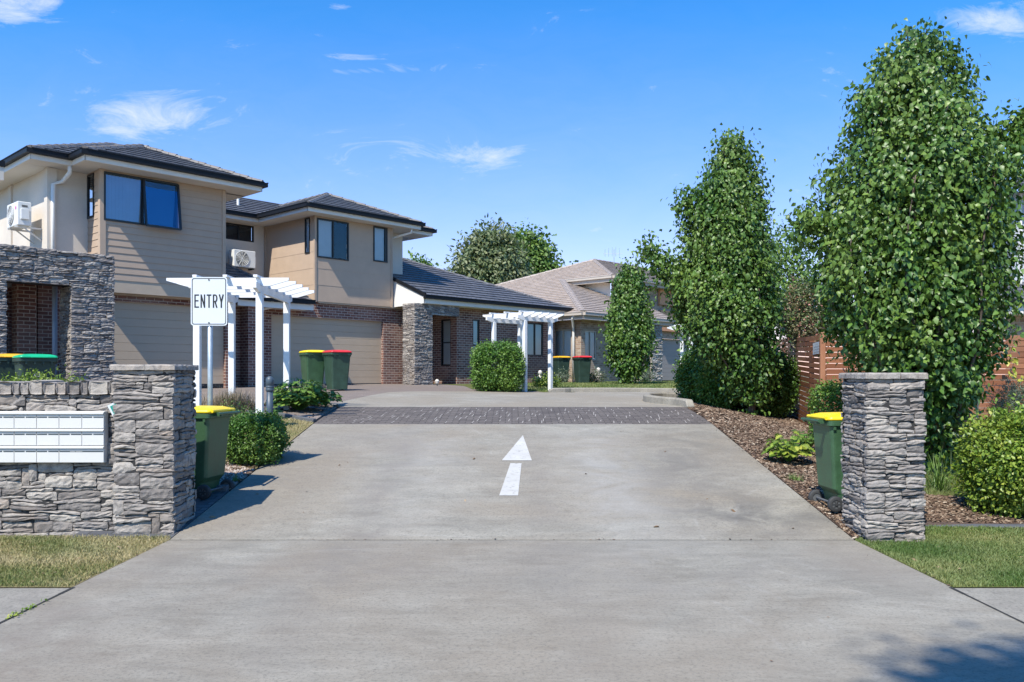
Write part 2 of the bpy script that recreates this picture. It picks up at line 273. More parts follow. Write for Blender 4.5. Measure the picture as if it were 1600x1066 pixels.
class MB:
    def __init__(s): s.v = []; s.f = []; s.r = []; s.mi = []; s.cur = 0; s.mats = []
    def use(s, mat):
        if mat not in s.mats: s.mats.append(mat)
        s.cur = s.mats.index(mat); return s
    def face(s, pts, r=.5):
        i = len(s.v); s.v += [tuple(p) for p in pts]; s.f.append(tuple(range(i, i+len(pts)))); s.r.append(r); s.mi.append(s.cur)
    def mesh(s, vs, fs, r=.5):
        i = len(s.v); s.v += [tuple(p) for p in vs]
        for f in fs: s.f.append(tuple(i+k for k in f)); s.r.append(r); s.mi.append(s.cur)
    def hexa(s, o, x, y, z, r=.5):
        o, x, y, z = map(Vector, (o, x, y, z)); p = [o, o+x, o+x+y, o+y, o+z, o+x+z, o+x+y+z, o+y+z]
        fs = [(0, 3, 2, 1), (4, 5, 6, 7), (0, 1, 5, 4), (1, 2, 6, 5), (2, 3, 7, 6), (3, 0, 4, 7)]
        if x.cross(y).dot(z) < 0: fs = [f[::-1] for f in fs]
        s.mesh(p, fs, r)
    def box(s, x0, x1, y0, y1, z0, z1, r=.5): s.hexa((x0, y0, z0), (x1-x0, 0, 0), (0, y1-y0, 0), (0, 0, z1-z0), r)
    def ab(s, a0, a1, b0, b1, z0, z1, r=.5): s.hexa(W(a0, b0, z0), U*(a1-a0), V*(b1-b0), (0, 0, z1-z0), r)
    def bar(s, p, q, w, h, up=(0, 0, 1), r=.5):
        p, q = Vector(p), Vector(q); d = (q-p); up = Vector(up); side = d.cross(up).normalized()*w; u2 = side.cross(d).normalized()*h
        s.hexa(p-side/2-u2/2, d, side, u2, r)
    def tube(s, pts, rad, n=8, r=.5, cap=True):
        pts = [Vector(p) for p in pts]; rad = rad if isinstance(rad, (list, tuple)) else [rad]*len(pts); vs = []; fs = []
        d0 = (pts[1]-pts[0]).normalized(); e = d0.orthogonal().normalized()
        for i, p in enumerate(pts):
            d = ((pts[min(i+1, len(pts)-1)]-pts[max(i-1, 0)])).normalized(); e = (e-d*e.dot(d)).normalized(); g = d.cross(e)
            for k in range(n):
                t = 2*math.pi*k/n; vs.append(p+(e*math.cos(t)+g*math.sin(t))*rad[i])
        for i in range(len(pts)-1):
            for k in range(n): fs.append((i*n+k, i*n+(k+1) % n, (i+1)*n+(k+1) % n, (i+1)*n+k))
        if cap: fs.append(tuple(range(n))[::-1]); fs.append(tuple((len(pts)-1)*n+k for k in range(n)))
        s.mesh(vs, fs, r)
    def build(s, name, mat=None, parent=None, smooth=False, bevel=0, uv=True):
        me = bpy.data.meshes.new(name)
        inv = parent.matrix_basis.inverted() if parent is not None else Matrix.Identity(4)
        if parent is not None and parent.parent is not None: inv = inv @ parent.parent.matrix_basis.inverted()
        wv = [Vector(v) for v in s.v]
        me.from_pydata([inv @ v for v in wv], [], s.f); me.update()
        for m_ in (s.mats or [mat]): me.materials.append(M[m_] if isinstance(m_, str) else m_)
        if s.mats: me.polygons.foreach_set('material_index', s.mi)
        at = me.attributes.new('rnd', 'FLOAT', 'FACE'); at.data.foreach_set('value', s.r)
        if uv:
            ul = me.uv_layers.new(name='UV'); arr = []
            for f in s.f:
                a, b, c = wv[f[0]], wv[f[1]], wv[f[2]]; n = (b-a).cross(c-a)
                if n.length < 1e-12: n = Vector((0, 0, 1))
                n.normalize(); t = Vector((-n.y, n.x, 0))
                if t.length < .05: t, g = Vector((1, 0, 0)), Vector((0, 1, 0))
                else: t.normalize(); g = n.cross(t)
                for k in f: arr += [wv[k].dot(t), wv[k].dot(g)]
            ul.data.foreach_set('uv', arr)
        if smooth: me.polygons.foreach_set('use_smooth', [True]*len(s.f))
        o = bpy.data.objects.new(name, me); COL.objects.link(o)
        if parent is not None: o.parent = parent
        if bevel:
            md = o.modifiers.new('bevel', 'BEVEL'); md.width = bevel; md.segments = 2; md.limit_method = 'ANGLE'
        return o
def tag(o, label=None, cat=None, group=None, kind=None):
    for k, v in (('label', label), ('category', cat), ('group', group), ('kind', kind)):
        if v: o[k] = v
    return o
def thing(name, loc, label, cat, group=None, rz=0):
    o = bpy.data.objects.new(name, None); o.empty_display_size = .2; COL.objects.link(o); o.location = loc; o.rotation_euler = (0, 0, rz)
    o.matrix_basis = Matrix.Translation(Vector(loc)) @ Matrix.Rotation(rz, 4, 'Z'); return tag(o, label, cat, group)
def npmesh(name, v, f, rnd, mat, parent=None, k=3, smooth=False):
    """big meshes straight from arrays; v (N,3) world, f (M,k)"""
    if parent is not None:
        m = np.array(parent.matrix_basis.inverted()); v = v @ m[:3, :3].T+m[:3, 3]
    me = bpy.data.meshes.new(name); me.vertices.add(len(v)); me.vertices.foreach_set('co', v.astype(np.float32).ravel())
    n = len(f); me.loops.add(n*k); me.loops.foreach_set('vertex_index', f.astype(np.int32).ravel()); me.polygons.add(n)
    me.polygons.foreach_set('loop_start', np.arange(0, n*k, k, dtype=np.int32)); me.update(calc_edges=True)
    at = me.attributes.new('rnd', 'FLOAT', 'FACE'); at.data.foreach_set('value', rnd.astype(np.float32))
    if smooth: me.polygons.foreach_set('use_smooth', [True]*n)
    me.materials.append(M[mat]); o = bpy.data.objects.new(name, me); COL.objects.link(o)
    if parent is not None: o.parent = parent
    return o
def patch(name, poly, mat, dz=0., step=.5, kind='structure', zf=Zt, parent=None, skirt=0):
    bm = bmesh.new(); vs = [bm.verts.new((x, y, 0)) for x, y in poly]; bm.faces.new(vs)
    xs = [p[0] for p in poly]; ys = [p[1] for p in poly]
    for ax, lo_, hi in ((0, min(xs), max(xs)), (1, min(ys), max(ys))):
        k = math.ceil(lo_/step)*step
        while k < hi:
            co = (k, 0, 0) if ax == 0 else (0, k, 0); no = (1, 0, 0) if ax == 0 else (0, 1, 0)
            bmesh.ops.bisect_plane(bm, geom=bm.verts[:]+bm.edges[:]+bm.faces[:], plane_co=co, plane_no=no); k += step
    for v in bm.verts: v.co.z = zf(v.co.x, v.co.y)+dz
    bmesh.ops.recalc_face_normals(bm, faces=bm.faces)
    if bm.faces and sum(f.normal.z for f in bm.faces) < 0: bmesh.ops.reverse_faces(bm, faces=bm.faces)
    if skirt:
        be = [e for e in bm.edges if e.is_boundary]; r = bmesh.ops.extrude_edge_only(bm, edges=be)
        for g in r['geom']:
            if isinstance(g, bmesh.types.BMVert): g.co.z -= skirt
    ul = bm.loops.layers.uv.new('UV')
    for f in bm.faces:
        for l in f.loops: l[ul].uv = (l.vert.co.x, l.vert.co.y)
    me = bpy.data.meshes.new(name); bm.to_mesh(me); bm.free(); me.materials.append(M[mat]); o = bpy.data.objects.new(name, me); COL.objects.link(o)
    if kind: o['kind'] = kind
    return o
def inpoly(P, poly):
    x, y = P[:, 0], P[:, 1]; c = np.zeros(len(P), bool); n = len(poly)
    for i in range(n):
        x1, y1 = poly[i]; x2, y2 = poly[(i+1) % n]
        if y1 == y2: continue
        c ^= ((y1 > y) != (y2 > y)) & (x < (x2-x1)*(y-y1)/(y2-y1)+x1)
    return c
def scatter_pts(poly, n):
    a = np.array(poly); lo_, hi = a.min(0), a.max(0); out = []
    tot = 0
    while tot < n:
        p = RNG.uniform(lo_, hi, (n, 2)); p = p[inpoly(p, poly)]; out.append(p); tot += len(p)
    return np.concatenate(out)[:n]
def zarr(p, zf=Zt): return np.array([zf(x, y) for x, y in p])
def unit(a): return a/np.maximum(np.linalg.norm(a, axis=1, keepdims=True), 1e-9)
# ------------------------------------------------------------------ ground
YS = [-60, -20, -6] + [x*.5 for x in range(-8, 82)] + [45, 50, 60, 80, 120, 200, 400, 900]
XS = [-900, -400, -150, -60, -30, -20] + [x*.5 for x in range(-30, 31)] + [20, 30, 60, 150, 400, 900]
g = MB()
vs = [(x, y, Zt(x, y)-.05) for y in YS for x in XS]; nx = len(XS)
g.mesh(vs, [(j*nx+i, j*nx+i+1, (j+1)*nx+i+1, (j+1)*nx+i) for j in range(len(YS)-1) for i in range(nx-1)]); o = g.build('ground', 'earth'); o['kind'] = 'structure'
E = 3.36
patch('driveway_apron', [(-E+.05, -6), (E-.05, -6), (E, 8.088), (-E, 8.088)], 'concrete', skirt=.1)
patch('driveway_ramp', [(-E, 8.114), (E, 8.114), (E+.06, 14.1), (-E-.04, 14.1)], 'concrete', skirt=.1)
patch('expansion_joint', [(-E, 8.07), (E, 8.07), (E, 8.125), (-E, 8.125)], 'joint_dark', dz=-.006)
patch('speed_strip', [(-E-.04, 14.105), (E+.06, 14.105), (E+.1, 16.5), (-E-.08, 16.5)], 'strip_paver', skirt=.1)
road = [(-E-.08, 16.505), (E+.1, 16.505), (3.3, 17.2), (2.92, 18.1), (2.98, 18.95), (3.6, 19.5), (14, 19.9), (14, 23.95), (1.9, 23.95), (1.75, 23.6), (.9, 23.6), (-1.1, 23.3), (-2.4, 22.4), (-3.2, 21.4), (-3.76, 17.2)]
patch('internal_road', road, 'concrete_upper', skirt=.1)
brown = [(-3.765, 17.2), (-3.205, 21.4), (-2.4, 22.405), (-1.1, 23.305), (.9, 23.605), (.75, 24.3), (-1.2, 24.9), (-1.6, 27.5), (-3.2, 31), (-5, 31.5), (-12, 26), (-12.5, 18.0), (-8, 17.0)]
patch('garage_driveway', brown, 'brown_concrete', skirt=.1)
patch('footpath', [(-40, 3.6), (-E+.02, 3.6), (-E+.01, 6.29), (-40, 6.29)], 'concrete_path', dz=-.004, skirt=.1); patch('footpath', [(E-.02, 3.6), (40, 3.6), (40, 6.29), (E-.01, 6.29)], 'concrete_path', dz=-.004, skirt=.1)
g = MB()   # dark seams where the footpath meets the driveway
for sx in (-1, 1):
    for i in range(14):
        y = 3.6+i*.192; x = sx*(E-.02); w = .008+.007*random.random(); g.face([(x-w, y, .0035), (x+w, y, .0035), (x+w, y+.195, .0035), (x-w, y+.195, .0035)])
o = g.build('joint_gap', 'joint_dark'); o['kind'] = 'structure'
path_poly = [(-E-.09, 14.35), (-E-.13, 16.45), (-5.3, 16.4), (-6.6, 16.0), (-6.6, 15.1), (-5.0, 14.9), (-4.3, 14.6)]
patch('side_path', path_poly, 'brown_concrete', dz=.005, skirt=.1)
verge = [(-E-.04, 10.9), (-E-.06, 14.3), (-4.3, 14.58), (-5.0, 14.88), (-6.6, 15.08), (-6.6, 11.6), (-4.2, 11.5)]
patch('dry_verge', verge, 'dry_soil', dz=.0)
gravel = [(-E-.03, 9.95), (-E-.04, 10.9), (-4.2, 11.5), (-6.6, 11.6), (-8, 11.6), (-8, 9.0), (-4.4, 9.0), (-4.4, 9.95)]
patch('gravel_bed', gravel, 'gravel_soil', dz=.0)
patch('paved_pad', [(-E-.01, 8.1), (-E-.03, 9.9), (-4.38, 9.9), (-4.38, 8.1)], 'dark_paver', dz=.0, skirt=.05)
upbed = [(-3.9, 16.5), (-3.82, 17.15), (-6.5, 17.05), (-8, 16.95), (-12.5, 16.9), (-12.5, 11.65), (-6.65, 11.65), (-6.65, 16.05), (-5.3, 16.5)]
patch('upper_bed', upbed, 'mulch_soil', dz=.0)
lawnL = [(-14, 6.3), (-E, 6.3), (-E, 8.12), (-14, 8.12)]; lawnR = [(E, 6.3), (14, 6.3), (14, 8.55), (3.9, 8.55), (E, 8.1)]
patch('front_lawn', lawnL, 'dry_soil'); patch('front_lawn', lawnR, 'lawn_soil')
mulch = [(E+.01, 8.12), (3.9, 8.56), (4.35, 8.62), (4.35, 9.4), (14, 9.6), (14, 8.66), (4.4, 8.62), (4.36, 8.57), (3.9, 8.5)]
mulch = [(E+.01, 8.12), (3.9, 8.6), (14, 8.68), (14, 9.7), (5.0, 9.9), (4.9, 13.9), (5.5, 14.5), (6.3, 18.7), (7.3, 19.7), (3.7, 19.4), (3.08, 18.9), (3.05, 18.1), (3.4, 17.25), (E+.11, 16.5), (E+.07, 14.1)]
patch('mulch_bed', mulch, 'mulch_soil')
sideL = [(5.01, 9.91), (14, 9.71), (14, 14.3), (5.5, 14.3), (4.91, 13.9)]
patch('side_lawn', sideL, 'lawn_soil')
far = [(1.92, 24.12), (14, 24.12), (14, 60), (-6, 60), (-3.2, 31.1), (-1.6, 27.55), (-1.2, 24.95), (.76, 24.35), (.9, 23.75), (1.75, 23.75)]
patch('rear_lawn', far, 'lawn_soil')
# kerbs
def kerb(pts, w, h, name):
    g = MB(); pts = [Vector((x, y, 0)) for x, y in pts]; ring = []
    for i, p in enumerate(pts):
        d = (pts[min(i+1, len(pts)-1)]-pts[max(0, i-1)]).normalized(); s = Vector((-d.y, d.x, 0)); z = Zt(p.x, p.y)
        hh = h*(.25 if i in (0,) else 1)
        ring.append([Vector((*(p+s*o_).xy, z+q_)) for o_, q_ in ((-w/2, -.1), (-w/2, hh*.82), (-w/2+.02, hh), (w/2-.02, hh), (w/2, hh*.82), (w/2, -.1))])
    for i in range(len(ring)-1):
        for k in range(5): g.face([ring[i][k], ring[i+1][k], ring[i+1][k+1], ring[i][k+1]])
    for e in (0, -1): g.face(ring[e])
    o = g.build(name, 'kerb_concrete'); o['kind'] = 'structure'
def smoothline(pts, n=5):
    out = []
    for i in range(len(pts)-1):
        p0, p1, p2, p3 = [Vector(pts[max(0, min(len(pts)-1, i+k))]) for k in (-1, 0, 1, 2)]
        for j in range(n):
            t = j/n; out.append(tuple(.5*((2*p1)+(p2-p0)*t+(2*p0-5*p1+4*p2-p3)*t*t+(3*p1-p0-3*p2+p3)*t**3)))
    return out+[tuple(pts[-1])]
kerb(smoothline([(3.55, 16.4), (3.42, 17.0), (3.08, 17.8), (3.02, 18.5), (3.3, 19.2), (4.2, 19.55), (8, 19.75), (14, 19.95)]), .16, .15, 'kerb')
kerb(smoothline([(1.05, 23.72), (1.5, 23.82), (1.95, 24.02), (4, 24.05), (14, 24.05)], 3), .16, .12, 'kerb')
g = MB(); g.box(3.95, 14, 8.55, 8.68, -.05, .055); o = g.build('garden_edging', 'edging_grey', bevel=.012); o['kind'] = 'structure'
g = MB()
for p, q2 in (((-E-.05, 9.92), (-4.5, 9.92)), ((-E-.06, 14.3), (-4.3, 14.57)), ((-4.3, 14.57), (-6.6, 15.07))):
    g.bar((*p, Zt(*p)+.0), (*q2, Zt(*q2)+.0), .09, .12)
o = g.build('bed_edging', 'edging_grey', bevel=.01); o['kind'] = 'structure'
# strip flecks and arrow
g = MB()
y = 14.2; row = 0
while y < 16.45:
    x = -E+.05
    while x < E:
        x += random.uniform(.12, .5)
        if random.random() < .55 and x < E-.02:
            dx = .10*(1 if random.random() < .8 else .4); L2 = random.uniform(.16, .28)
            z0, z1 = Zt(x, y)+.004, Zt(x, y+L2)+.004
            if y+L2 < 16.48: g.face([(x, y, z0), (x+.015, y, z0), (x+.015+dx*.25, y+L2, z1), (x+dx*.25, y+L2, z1)])
    y += .19; row += 1
o = g.build('strip_flecks', 'pale_paver'); o['kind'] = 'structure'
def ramp_hit(px, py):
    d = 2.673/((py-HOR)/F+.13); return ((px-800)/F*d, d)
def marking(name, pts):
    p = [ramp_hit(*q_) for q_ in pts]; patch(name, p, 'line_paint', dz=.005, step=.25)
marking('painted_arrow', [(784, 720), (831, 720), (817, 680.5)]); marking('painted_arrow', [(780, 775), (809.5, 775), (815, 724.5), (797.5, 724.5)])
# ------------------------------------------------------------------ scatter: grass, mulch, gravel
def blades(name, poly, n, h, mat, lab, w=.006, zf=Zt, lean=.8, hv=.5):
    p = scatter_pts(poly, n); z = zarr(p, zf); N = len(p); a = RNG.uniform(0, 2*np.pi, N); hh = h*RNG.uniform(1-hv, 1+hv, N)
    pat = .5+.5*np.sin(p[:, 0]*2.3+np.sin(p[:, 1]*3.1)*1.4)*np.sin(p[:, 1]*2.9+np.cos(p[:, 0]*1.7)*1.6)
    base = np.stack([p[:, 0], p[:, 1], z-.003], 1); d = np.stack([np.cos(a), np.sin(a), np.zeros(N)], 1); b = a+RNG.uniform(-1.6, 1.6, N)
    l = np.stack([np.cos(b), np.sin(b), np.zeros(N)], 1)*hh[:, None]*RNG.uniform(.1, lean*1.6, N)[:, None]
    tip = base+l+np.array([0, 0, 1])*hh[:, None]
    mid = base+l*.4+np.array([0, 0, 1])*(hh*.62)[:, None]
    v = np.stack([base-d*w/2, base+d*w/2, mid+d*w*.4, mid-d*w*.4, tip], 1).reshape(-1, 3); i = np.arange(N)[:, None]*5
    f = np.concatenate([i+np.array([0, 1, 2]), i+np.array([0, 2, 3]), i+np.array([3, 2, 4])]); r = np.clip(RNG.beta(2, 2, N)*.55+pat*.62-.1, 0, 1); r = np.tile(r, 3)
    o = npmesh(name, v, f, r, mat); return tag(o, lab, 'grass', kind='stuff')
blades('grass', [(-5.7, 6.31), (-E-.01, 6.31), (-E-.01, 8.2), (-5.7, 8.2)], 42000, .026, 'dry_grass', 'dry straw coloured grass below the letterbox wall')
blades('grass', [(E+.01, 6.31), (6.0, 6.31), (6.0, 8.54), (3.9, 8.54), (E+.01, 8.1)], 52000, .028, 'lawn_grass', 'green and straw lawn beside the right stone pillar')
blades('grass', [(-E-.05, 11.0), (-E-.07, 14.25), (-4.3, 14.5), (-5.2, 14.8), (-5.2, 11.6), (-4.2, 11.5)], 14000, .03, 'dry_grass', 'sparse dry grass on the verge left of the ramp')
blades('grass', [(5.02, 9.92), (9.5, 9.8), (9.5, 14.2), (5.5, 14.2), (4.92, 13.9)], 30000, .045, 'lawn_grass', 'side lawn in front of the timber fence')
blades('grass', [(1.95, 24.2), (9, 24.2), (9, 34.5), (4.5, 34.5), (2.6, 32.8), (-.6, 29), (-1.2, 25.2), (.8, 24.4), (1.2, 24.1)], 45000, .05, 'lawn_grass', 'lawn behind the far kerb in front of the beige house', w=.014)
def chipsf(name, poly, n, size, mat, lab, cat, flat=.5, zf=Zt, far=None):
    p = scatter_pts(poly, n); z = zarr(p, zf); N = len(p); s = size*RNG.uniform(.5, 1.6, N); a = RNG.uniform(0, 2*np.pi, N)
    e = np.stack([np.cos(a), np.sin(a), RNG.uniform(-.45, .45, N)], 1)*s[:, None]; g_ = np.stack([-np.sin(a), np.cos(a), RNG.uniform(-.5, .5, N)], 1)*(s*RNG.uniform(.3, .7, N))[:, None]
    u_ = np.array([0, 0, 1])*(s*flat)[:, None]; c = np.stack([p[:, 0], p[:, 1], z+s*.2], 1)
    v = np.stack([c-e-g_, c+e-g_, c+e+g_, c-e+g_, c+u_+e*.3, c+u_-e*.3], 1).reshape(-1, 3); i = np.arange(N)[:, None]*6
    f = np.concatenate([i+np.array(t) for t in ((0, 1, 4), (0, 4, 5), (1, 2, 4), (2, 3, 5), (2, 5, 4), (3, 0, 5))]); r = np.tile(RNG.random(N), 6)
    o = npmesh(name, v, f, r, mat); return tag(o, lab, cat, kind='stuff')
chipsf('mulch', [(E+.02, 8.15), (3.9, 8.7), (7.5, 8.75), (7.5, 9.7), (5.0, 9.9), (4.9, 13.9), (5.5, 14.5), (5.5, 15), (E+.07, 14.1)], 26000, .017, 'mulch_chip', 'brown bark mulch beside the ramp', 'mulch', .35)
chipsf('mulch', [(E+.08, 14.1), (5.5, 14.6), (6.2, 18.5), (3.3, 18.6), (E+.12, 16.5)], 9000, .024, 'mulch_chip', 'brown bark mulch under the middle pear tree', 'mulch', .35)
chipsf('gravel', [(-E-.05, 10.0), (-E-.06, 10.9), (-4.2, 11.5), (-5.6, 11.5), (-5.6, 10.0)], 13000, .012, 'gravel_chip', 'pale brown gravel beside the ramp', 'gravel', .8)
chipsf('leaf_litter', [(-E-.04, 9.9), (-E-.06, 11.2), (-3.9, 11.5), (-3.9, 9.9)], 500, .022, 'mulch_chip', 'dark leaf litter on the gravel by the ramp', 'litter', .3)
chipsf('leaf_litter', [(-E-.1, 14.5), (-E-.2, 17.0), (-5.2, 16.8), (-5.2, 15.2)], 500, .022, 'mulch_chip', 'leaf litter round the lobed plant', 'litter', .3)
def edge_litter():
    pts = []
    for _ in range(260):
        s = random.random()
        if s < .35: x, y = E+random.gauss(0, .02), random.uniform(6.3, 14)
        elif s < .55: x, y = -E+random.gauss(0, .02), random.uniform(6.3, 14)
        elif s < .8: x, y = random.uniform(-3.3, 3.3), 8.1+random.gauss(0, .012)
        else: x, y = random.uniform(-3.2, 3.2), random.uniform(3.6, 14)
        pts.append((x, y))
    g = MB()
    for x, y in pts:
        s = random.uniform(.004, .013) if random.random() < .85 else .022; a = random.uniform(0, 6.28); z = Zt(x, y)+.006; c, d = math.cos(a)*s, math.sin(a)*s
        g.face([(x-c, y-d, z), (x+d*.4, y-c*.4, z+.003), (x+c, y+d, z+.004), (x-d*.4, y+c*.4, z)], random.random()*.8)
    tag(g.build('leaf_litter', 'mulch_chip'), 'tiny dry leaves and grit scattered on the concrete driveway', 'litter', kind='stuff')
edge_litter()
chipsf('fallen_leaves', [(-5.6, 6.35), (-3.5, 6.35), (-3.5, 8.1), (-5.6, 8.1)], 40, .022, 'fallen_leaf', 'dead leaves lying on the left grass strip', 'litter', .4)
chipsf('fallen_leaves', [(3.5, 6.35), (6, 6.35), (6, 8.45), (3.5, 8.0)], 26, .024, 'fallen_leaf', 'dead leaves lying on the right lawn strip', 'litter', .4)
chipsf('fallen_leaves', [(-3.2, 8.3), (3.2, 8.3), (3.3, 14), (-3.3, 14)], 16, .022, 'fallen_leaf', 'a few curled dead leaves on the ramp', 'litter', .4)
# ------------------------------------------------------------------ stone facing
def stone_face(g, Oo, ex, n, Wd, H, seed, thin=False, hole=None, smin=.12, smax=.42, big=1., ragged=0, ext=1.):
    """split-ledge cladding: every stone is its own irregular block. hole=(x0,x1,z0,z1)"""
    rr = random.Random(seed); Oo, ex, n = Vector(Oo), Vector(ex).normalized(), Vector(n).normalized(); ez = Vector((0, 0, 1)); cells = []
    ch = (.036 if thin else .038)*big; cw = .04*big; NX = max(3, round(Wd/cw)); NZ = max(2, round(H/ch)); cw, ch = Wd/NX, H/NZ; occ = [[False]*NX for _ in range(NZ)]
    if hole:
        for j in range(NZ):
            for i in range(NX):
                if hole[0] < (i+.5)*cw < hole[1] and hole[2] < (j+.5)*ch < hole[3]: occ[j][i] = True
    for j in range(NZ):
        for i in range(NX):
            if occ[j][i]: continue
            if thin: hgt = rr.choice((1, 1, 1, 1, 2, 2)); wid = rr.randint(4, 9) if hgt == 1 else rr.randint(4, 8)
            else:
                hgt = rr.choice((1, 1, 1, 1, 2, 2, 2, 3)); wid = rr.randint(5, 12) if hgt < 3 else rr.randint(5, 9)
                if rr.random() < .025: hgt, wid = 4, 2
            mw = 0
            while i+mw < NX and not occ[j][i+mw] and mw < wid: mw += 1
            rem = 0
            while i+mw+rem < NX and rem < 3 and not occ[j][i+mw+rem]: rem += 1
            if mw == wid and rem < 2: mw += rem
            hh = 1
            while hh < hgt and j+hh < NZ and not any(occ[j+hh][i:i+mw]): hh += 1
            for q1 in range(hh):
                for q2 in range(mw): occ[j+q1][i+q2] = True
            cells.append((i*cw, (i+mw)*cw, j*ch, (j+hh)*ch))
    ph = rr.uniform(0, 6)
    def wav(x, z): return 0 if (z < .001 or z > H-.001) else (.010*math.sin(x*4.3+z*11+ph)+.007*math.sin(x*9.7-z*23+ph*2)+.004*math.sin(x*23+z*41))*big
    for x0, x1, z0, z1 in cells:
        gp = .0022; pr = rr.uniform(.004, .034)*big; w, h = x1-x0, z1-z0
        if ragged and z1 > H-.01: z1 += rr.uniform(0, ragged)
        xa, xb = x0+gp, x1-gp
        if x0 < .001: xa = x0-rr.uniform(.012, .032)*big*ext
        if x1 > Wd-.001: xb = x1+rr.uniform(.012, .032)*big*ext
        nxx = max(3, min(9, int((xb-xa)/.045/big)+1)); nz = 3 if h < .06*big else 4
        vs = []; fs = []; tilt = rr.uniform(-.012, .012)*big; tz = rr.uniform(-.009, .009)*big; sl = rr.uniform(-.006, .006)*big
        for j in range(nz+1):
            for i in range(nxx+1):
                s, t = i/nxx, j/nz; eb = (i in (0, nxx)) or (j in (0, nz))
                xx = lerp(xa, xb, s)+(rr.uniform(-.005, .005)*big if 0 < i < nxx else rr.uniform(-.003, .003)*big); zq = lerp(z0+gp+wav(Wd*0+lerp(xa, xb, s), z0), z1-gp+wav(lerp(xa, xb, s), z1), t)+(rr.uniform(-.004, .004)*big)
                d = pr+tilt*(s-.5)+tz*(t-.5)+(-rr.uniform(.004, .014)*big if eb else rr.uniform(-.007, .007)*big)
                if (i in (0, nxx)) and (j in (0, nz)): xx += min(.012, (xb-xa)*.03)*rr.uniform(.2, 1.2)*(1 if i == 0 else -1); zq += min(.008, h*.12)*rr.uniform(.2, 1.2)*(1 if j == 0 else -1)
                vs.append(Oo+ex*xx+ez*zq+n*d)
        q_ = nxx+1
        for j in range(nz):
            for i in range(nxx): fs.append((j*q_+i, j*q_+i+1, (j+1)*q_+i+1, (j+1)*q_+i))
        ring = [i for i in range(q_)]+[j*q_+nxx for j in range(1, nz+1)]+[nz*q_+i for i in range(nxx-1, -1, -1)]+[j*q_ for j in range(nz-1, 0, -1)]
        nb = len(vs)
        for k in ring: v = vs[k]; vs.append(v-n*((v-Oo).dot(n)+.03*big))
        for k in range(len(ring)): a_, b_ = k, (k+1) % len(ring); fs.append((ring[a_], nb+a_, nb+b_, ring[b_]))
        if ex.cross(ez).dot(n) < 0: fs = [f[::-1] for f in fs]
        g.mesh(vs, fs, rr.random())
def cap_stones(g, x0, x1, y0, y1, z, h, ov, seed, k=(2, 2)):
    rr = random.Random(seed); xs = [x0-ov]+[lerp(x0-ov, x1+ov, (i+rr.uniform(-.15, .15))/k[0]) for i in range(1, k[0])]+[x1+ov]; ys = [y0-ov]+[lerp(y0-ov, y1+ov, i/k[1]) for i in range(1, k[1])]+[y1+ov]
    for i in range(k[0]):
        for j in range(k[1]):
            a, b, c, d = xs[i]+.003, xs[i+1]-.003, ys[j]+.003, ys[j+1]-.003; vs = []; n = 7
            prof = [(0, 0), (0, h*.75), (.012, h)]
            loop = [(lerp(a, b, t/n), c, 0, -1) for t in range(n)]+[(b, lerp(c, d, t/n), 1, 0) for t in range(n)]+[(lerp(b, a, t/n), d, 0, 1) for t in range(n)]+[(a, lerp(d, c, t/n), -1, 0) for t in range(n)]
            js = [rr.uniform(-.005, .007) for _ in loop]
            for ins, hz in prof:
                for (xx, yy, ux, uy), jj in zip(loop, js): vs.append((xx-ux*(ins-jj), yy-uy*(ins-jj), z+hz+(rr.uniform(-.003, .003))))
            m_ = len(loop); fs = [(r*m_+t, r*m_+(t+1) % m_, (r+1)*m_+(t+1) % m_, (r+1)*m_+t) for r in range(2) for t in range(m_)]; fs.append(tuple(2*m_+t for t in range(m_))); fs.append(tuple(range(m_))[::-1])
            g.mesh(vs, fs, .45+.3*rr.random())
def pillar(name, x0, x1, y0, y1, ztop, label, seed, thin, z0=-.02):
    t = thing(name, ((x0+x1)/2, (y0+y1)/2, 0), label, 'pillar', 'stone pillars at the entry'); g = MB(); H = ztop-.055-z0
    stone_face(g, (x0, y0, z0), (1, 0, 0), (0, -1, 0), x1-x0, H, seed, thin); stone_face(g, (x1, y0, z0), (0, 1, 0), (1, 0, 0), y1-y0, H, seed+1, thin, ext=.15)
    stone_face(g, (x1, y1, z0), (-1, 0, 0), (0, 1, 0), x1-x0, H, seed+2, thin); stone_face(g, (x0, y1, z0), (0, -1, 0), (-1, 0, 0), y1-y0, H, seed+3, thin, ext=.15)
    g.build('stone_facing', 'grey_stone', t); b = MB(); b.box(x0, x1, y0, y1, z0-.1, ztop-.05); b.build('core', 'mortar', t)
    c = MB(); cap_stones(c, x0, x1, y0, y1, ztop-.056, .056, .045, seed+5); c.build('cap', 'grey_stone', t); return t
pillar('stone_pillar', -3.98, -3.42, 8.30, 8.86, 1.725, 'square dry-stacked grey stone pillar joined to the letterbox wall on the left of the driveway', 21, False)
pillar('stone_pillar', 3.46, 3.985, 8.02, 8.60, 1.64, 'free-standing square pillar of thin grey ledge stones on the right of the driveway', 41, True)
wall = thing('stone_wall', (-6.5, 8.55, 0), 'low grey stacked stone wall holding the letterboxes, topped with upright stones', 'wall')
g = MB(); wx0 = -9.6; zc = 1.42
stone_face(g, (wx0, 8.40, -.02), (1, 0, 0), (0, -1, 0), -3.98-wx0, zc+.02, 77, False, hole=(wx0*-1-5.36-3.4, wx0*-1-5.36+1.25+.02, .74, 1.23) if 0 else None, smin=.16, smax=.55)
stone_face(g, (-3.98, 8.74, .0), (-1, 0, 0), (0, 1, 0), -3.98-wx0, zc, 78, False); g.build('stone_facing', 'grey_stone', wall)
g = MB(); g.box(wx0, -3.99, 8.40, 8.74, -.1, 1.43); g.build('core', 'mortar', wall)
g = MB(); rr = random.Random(5); x = wx0
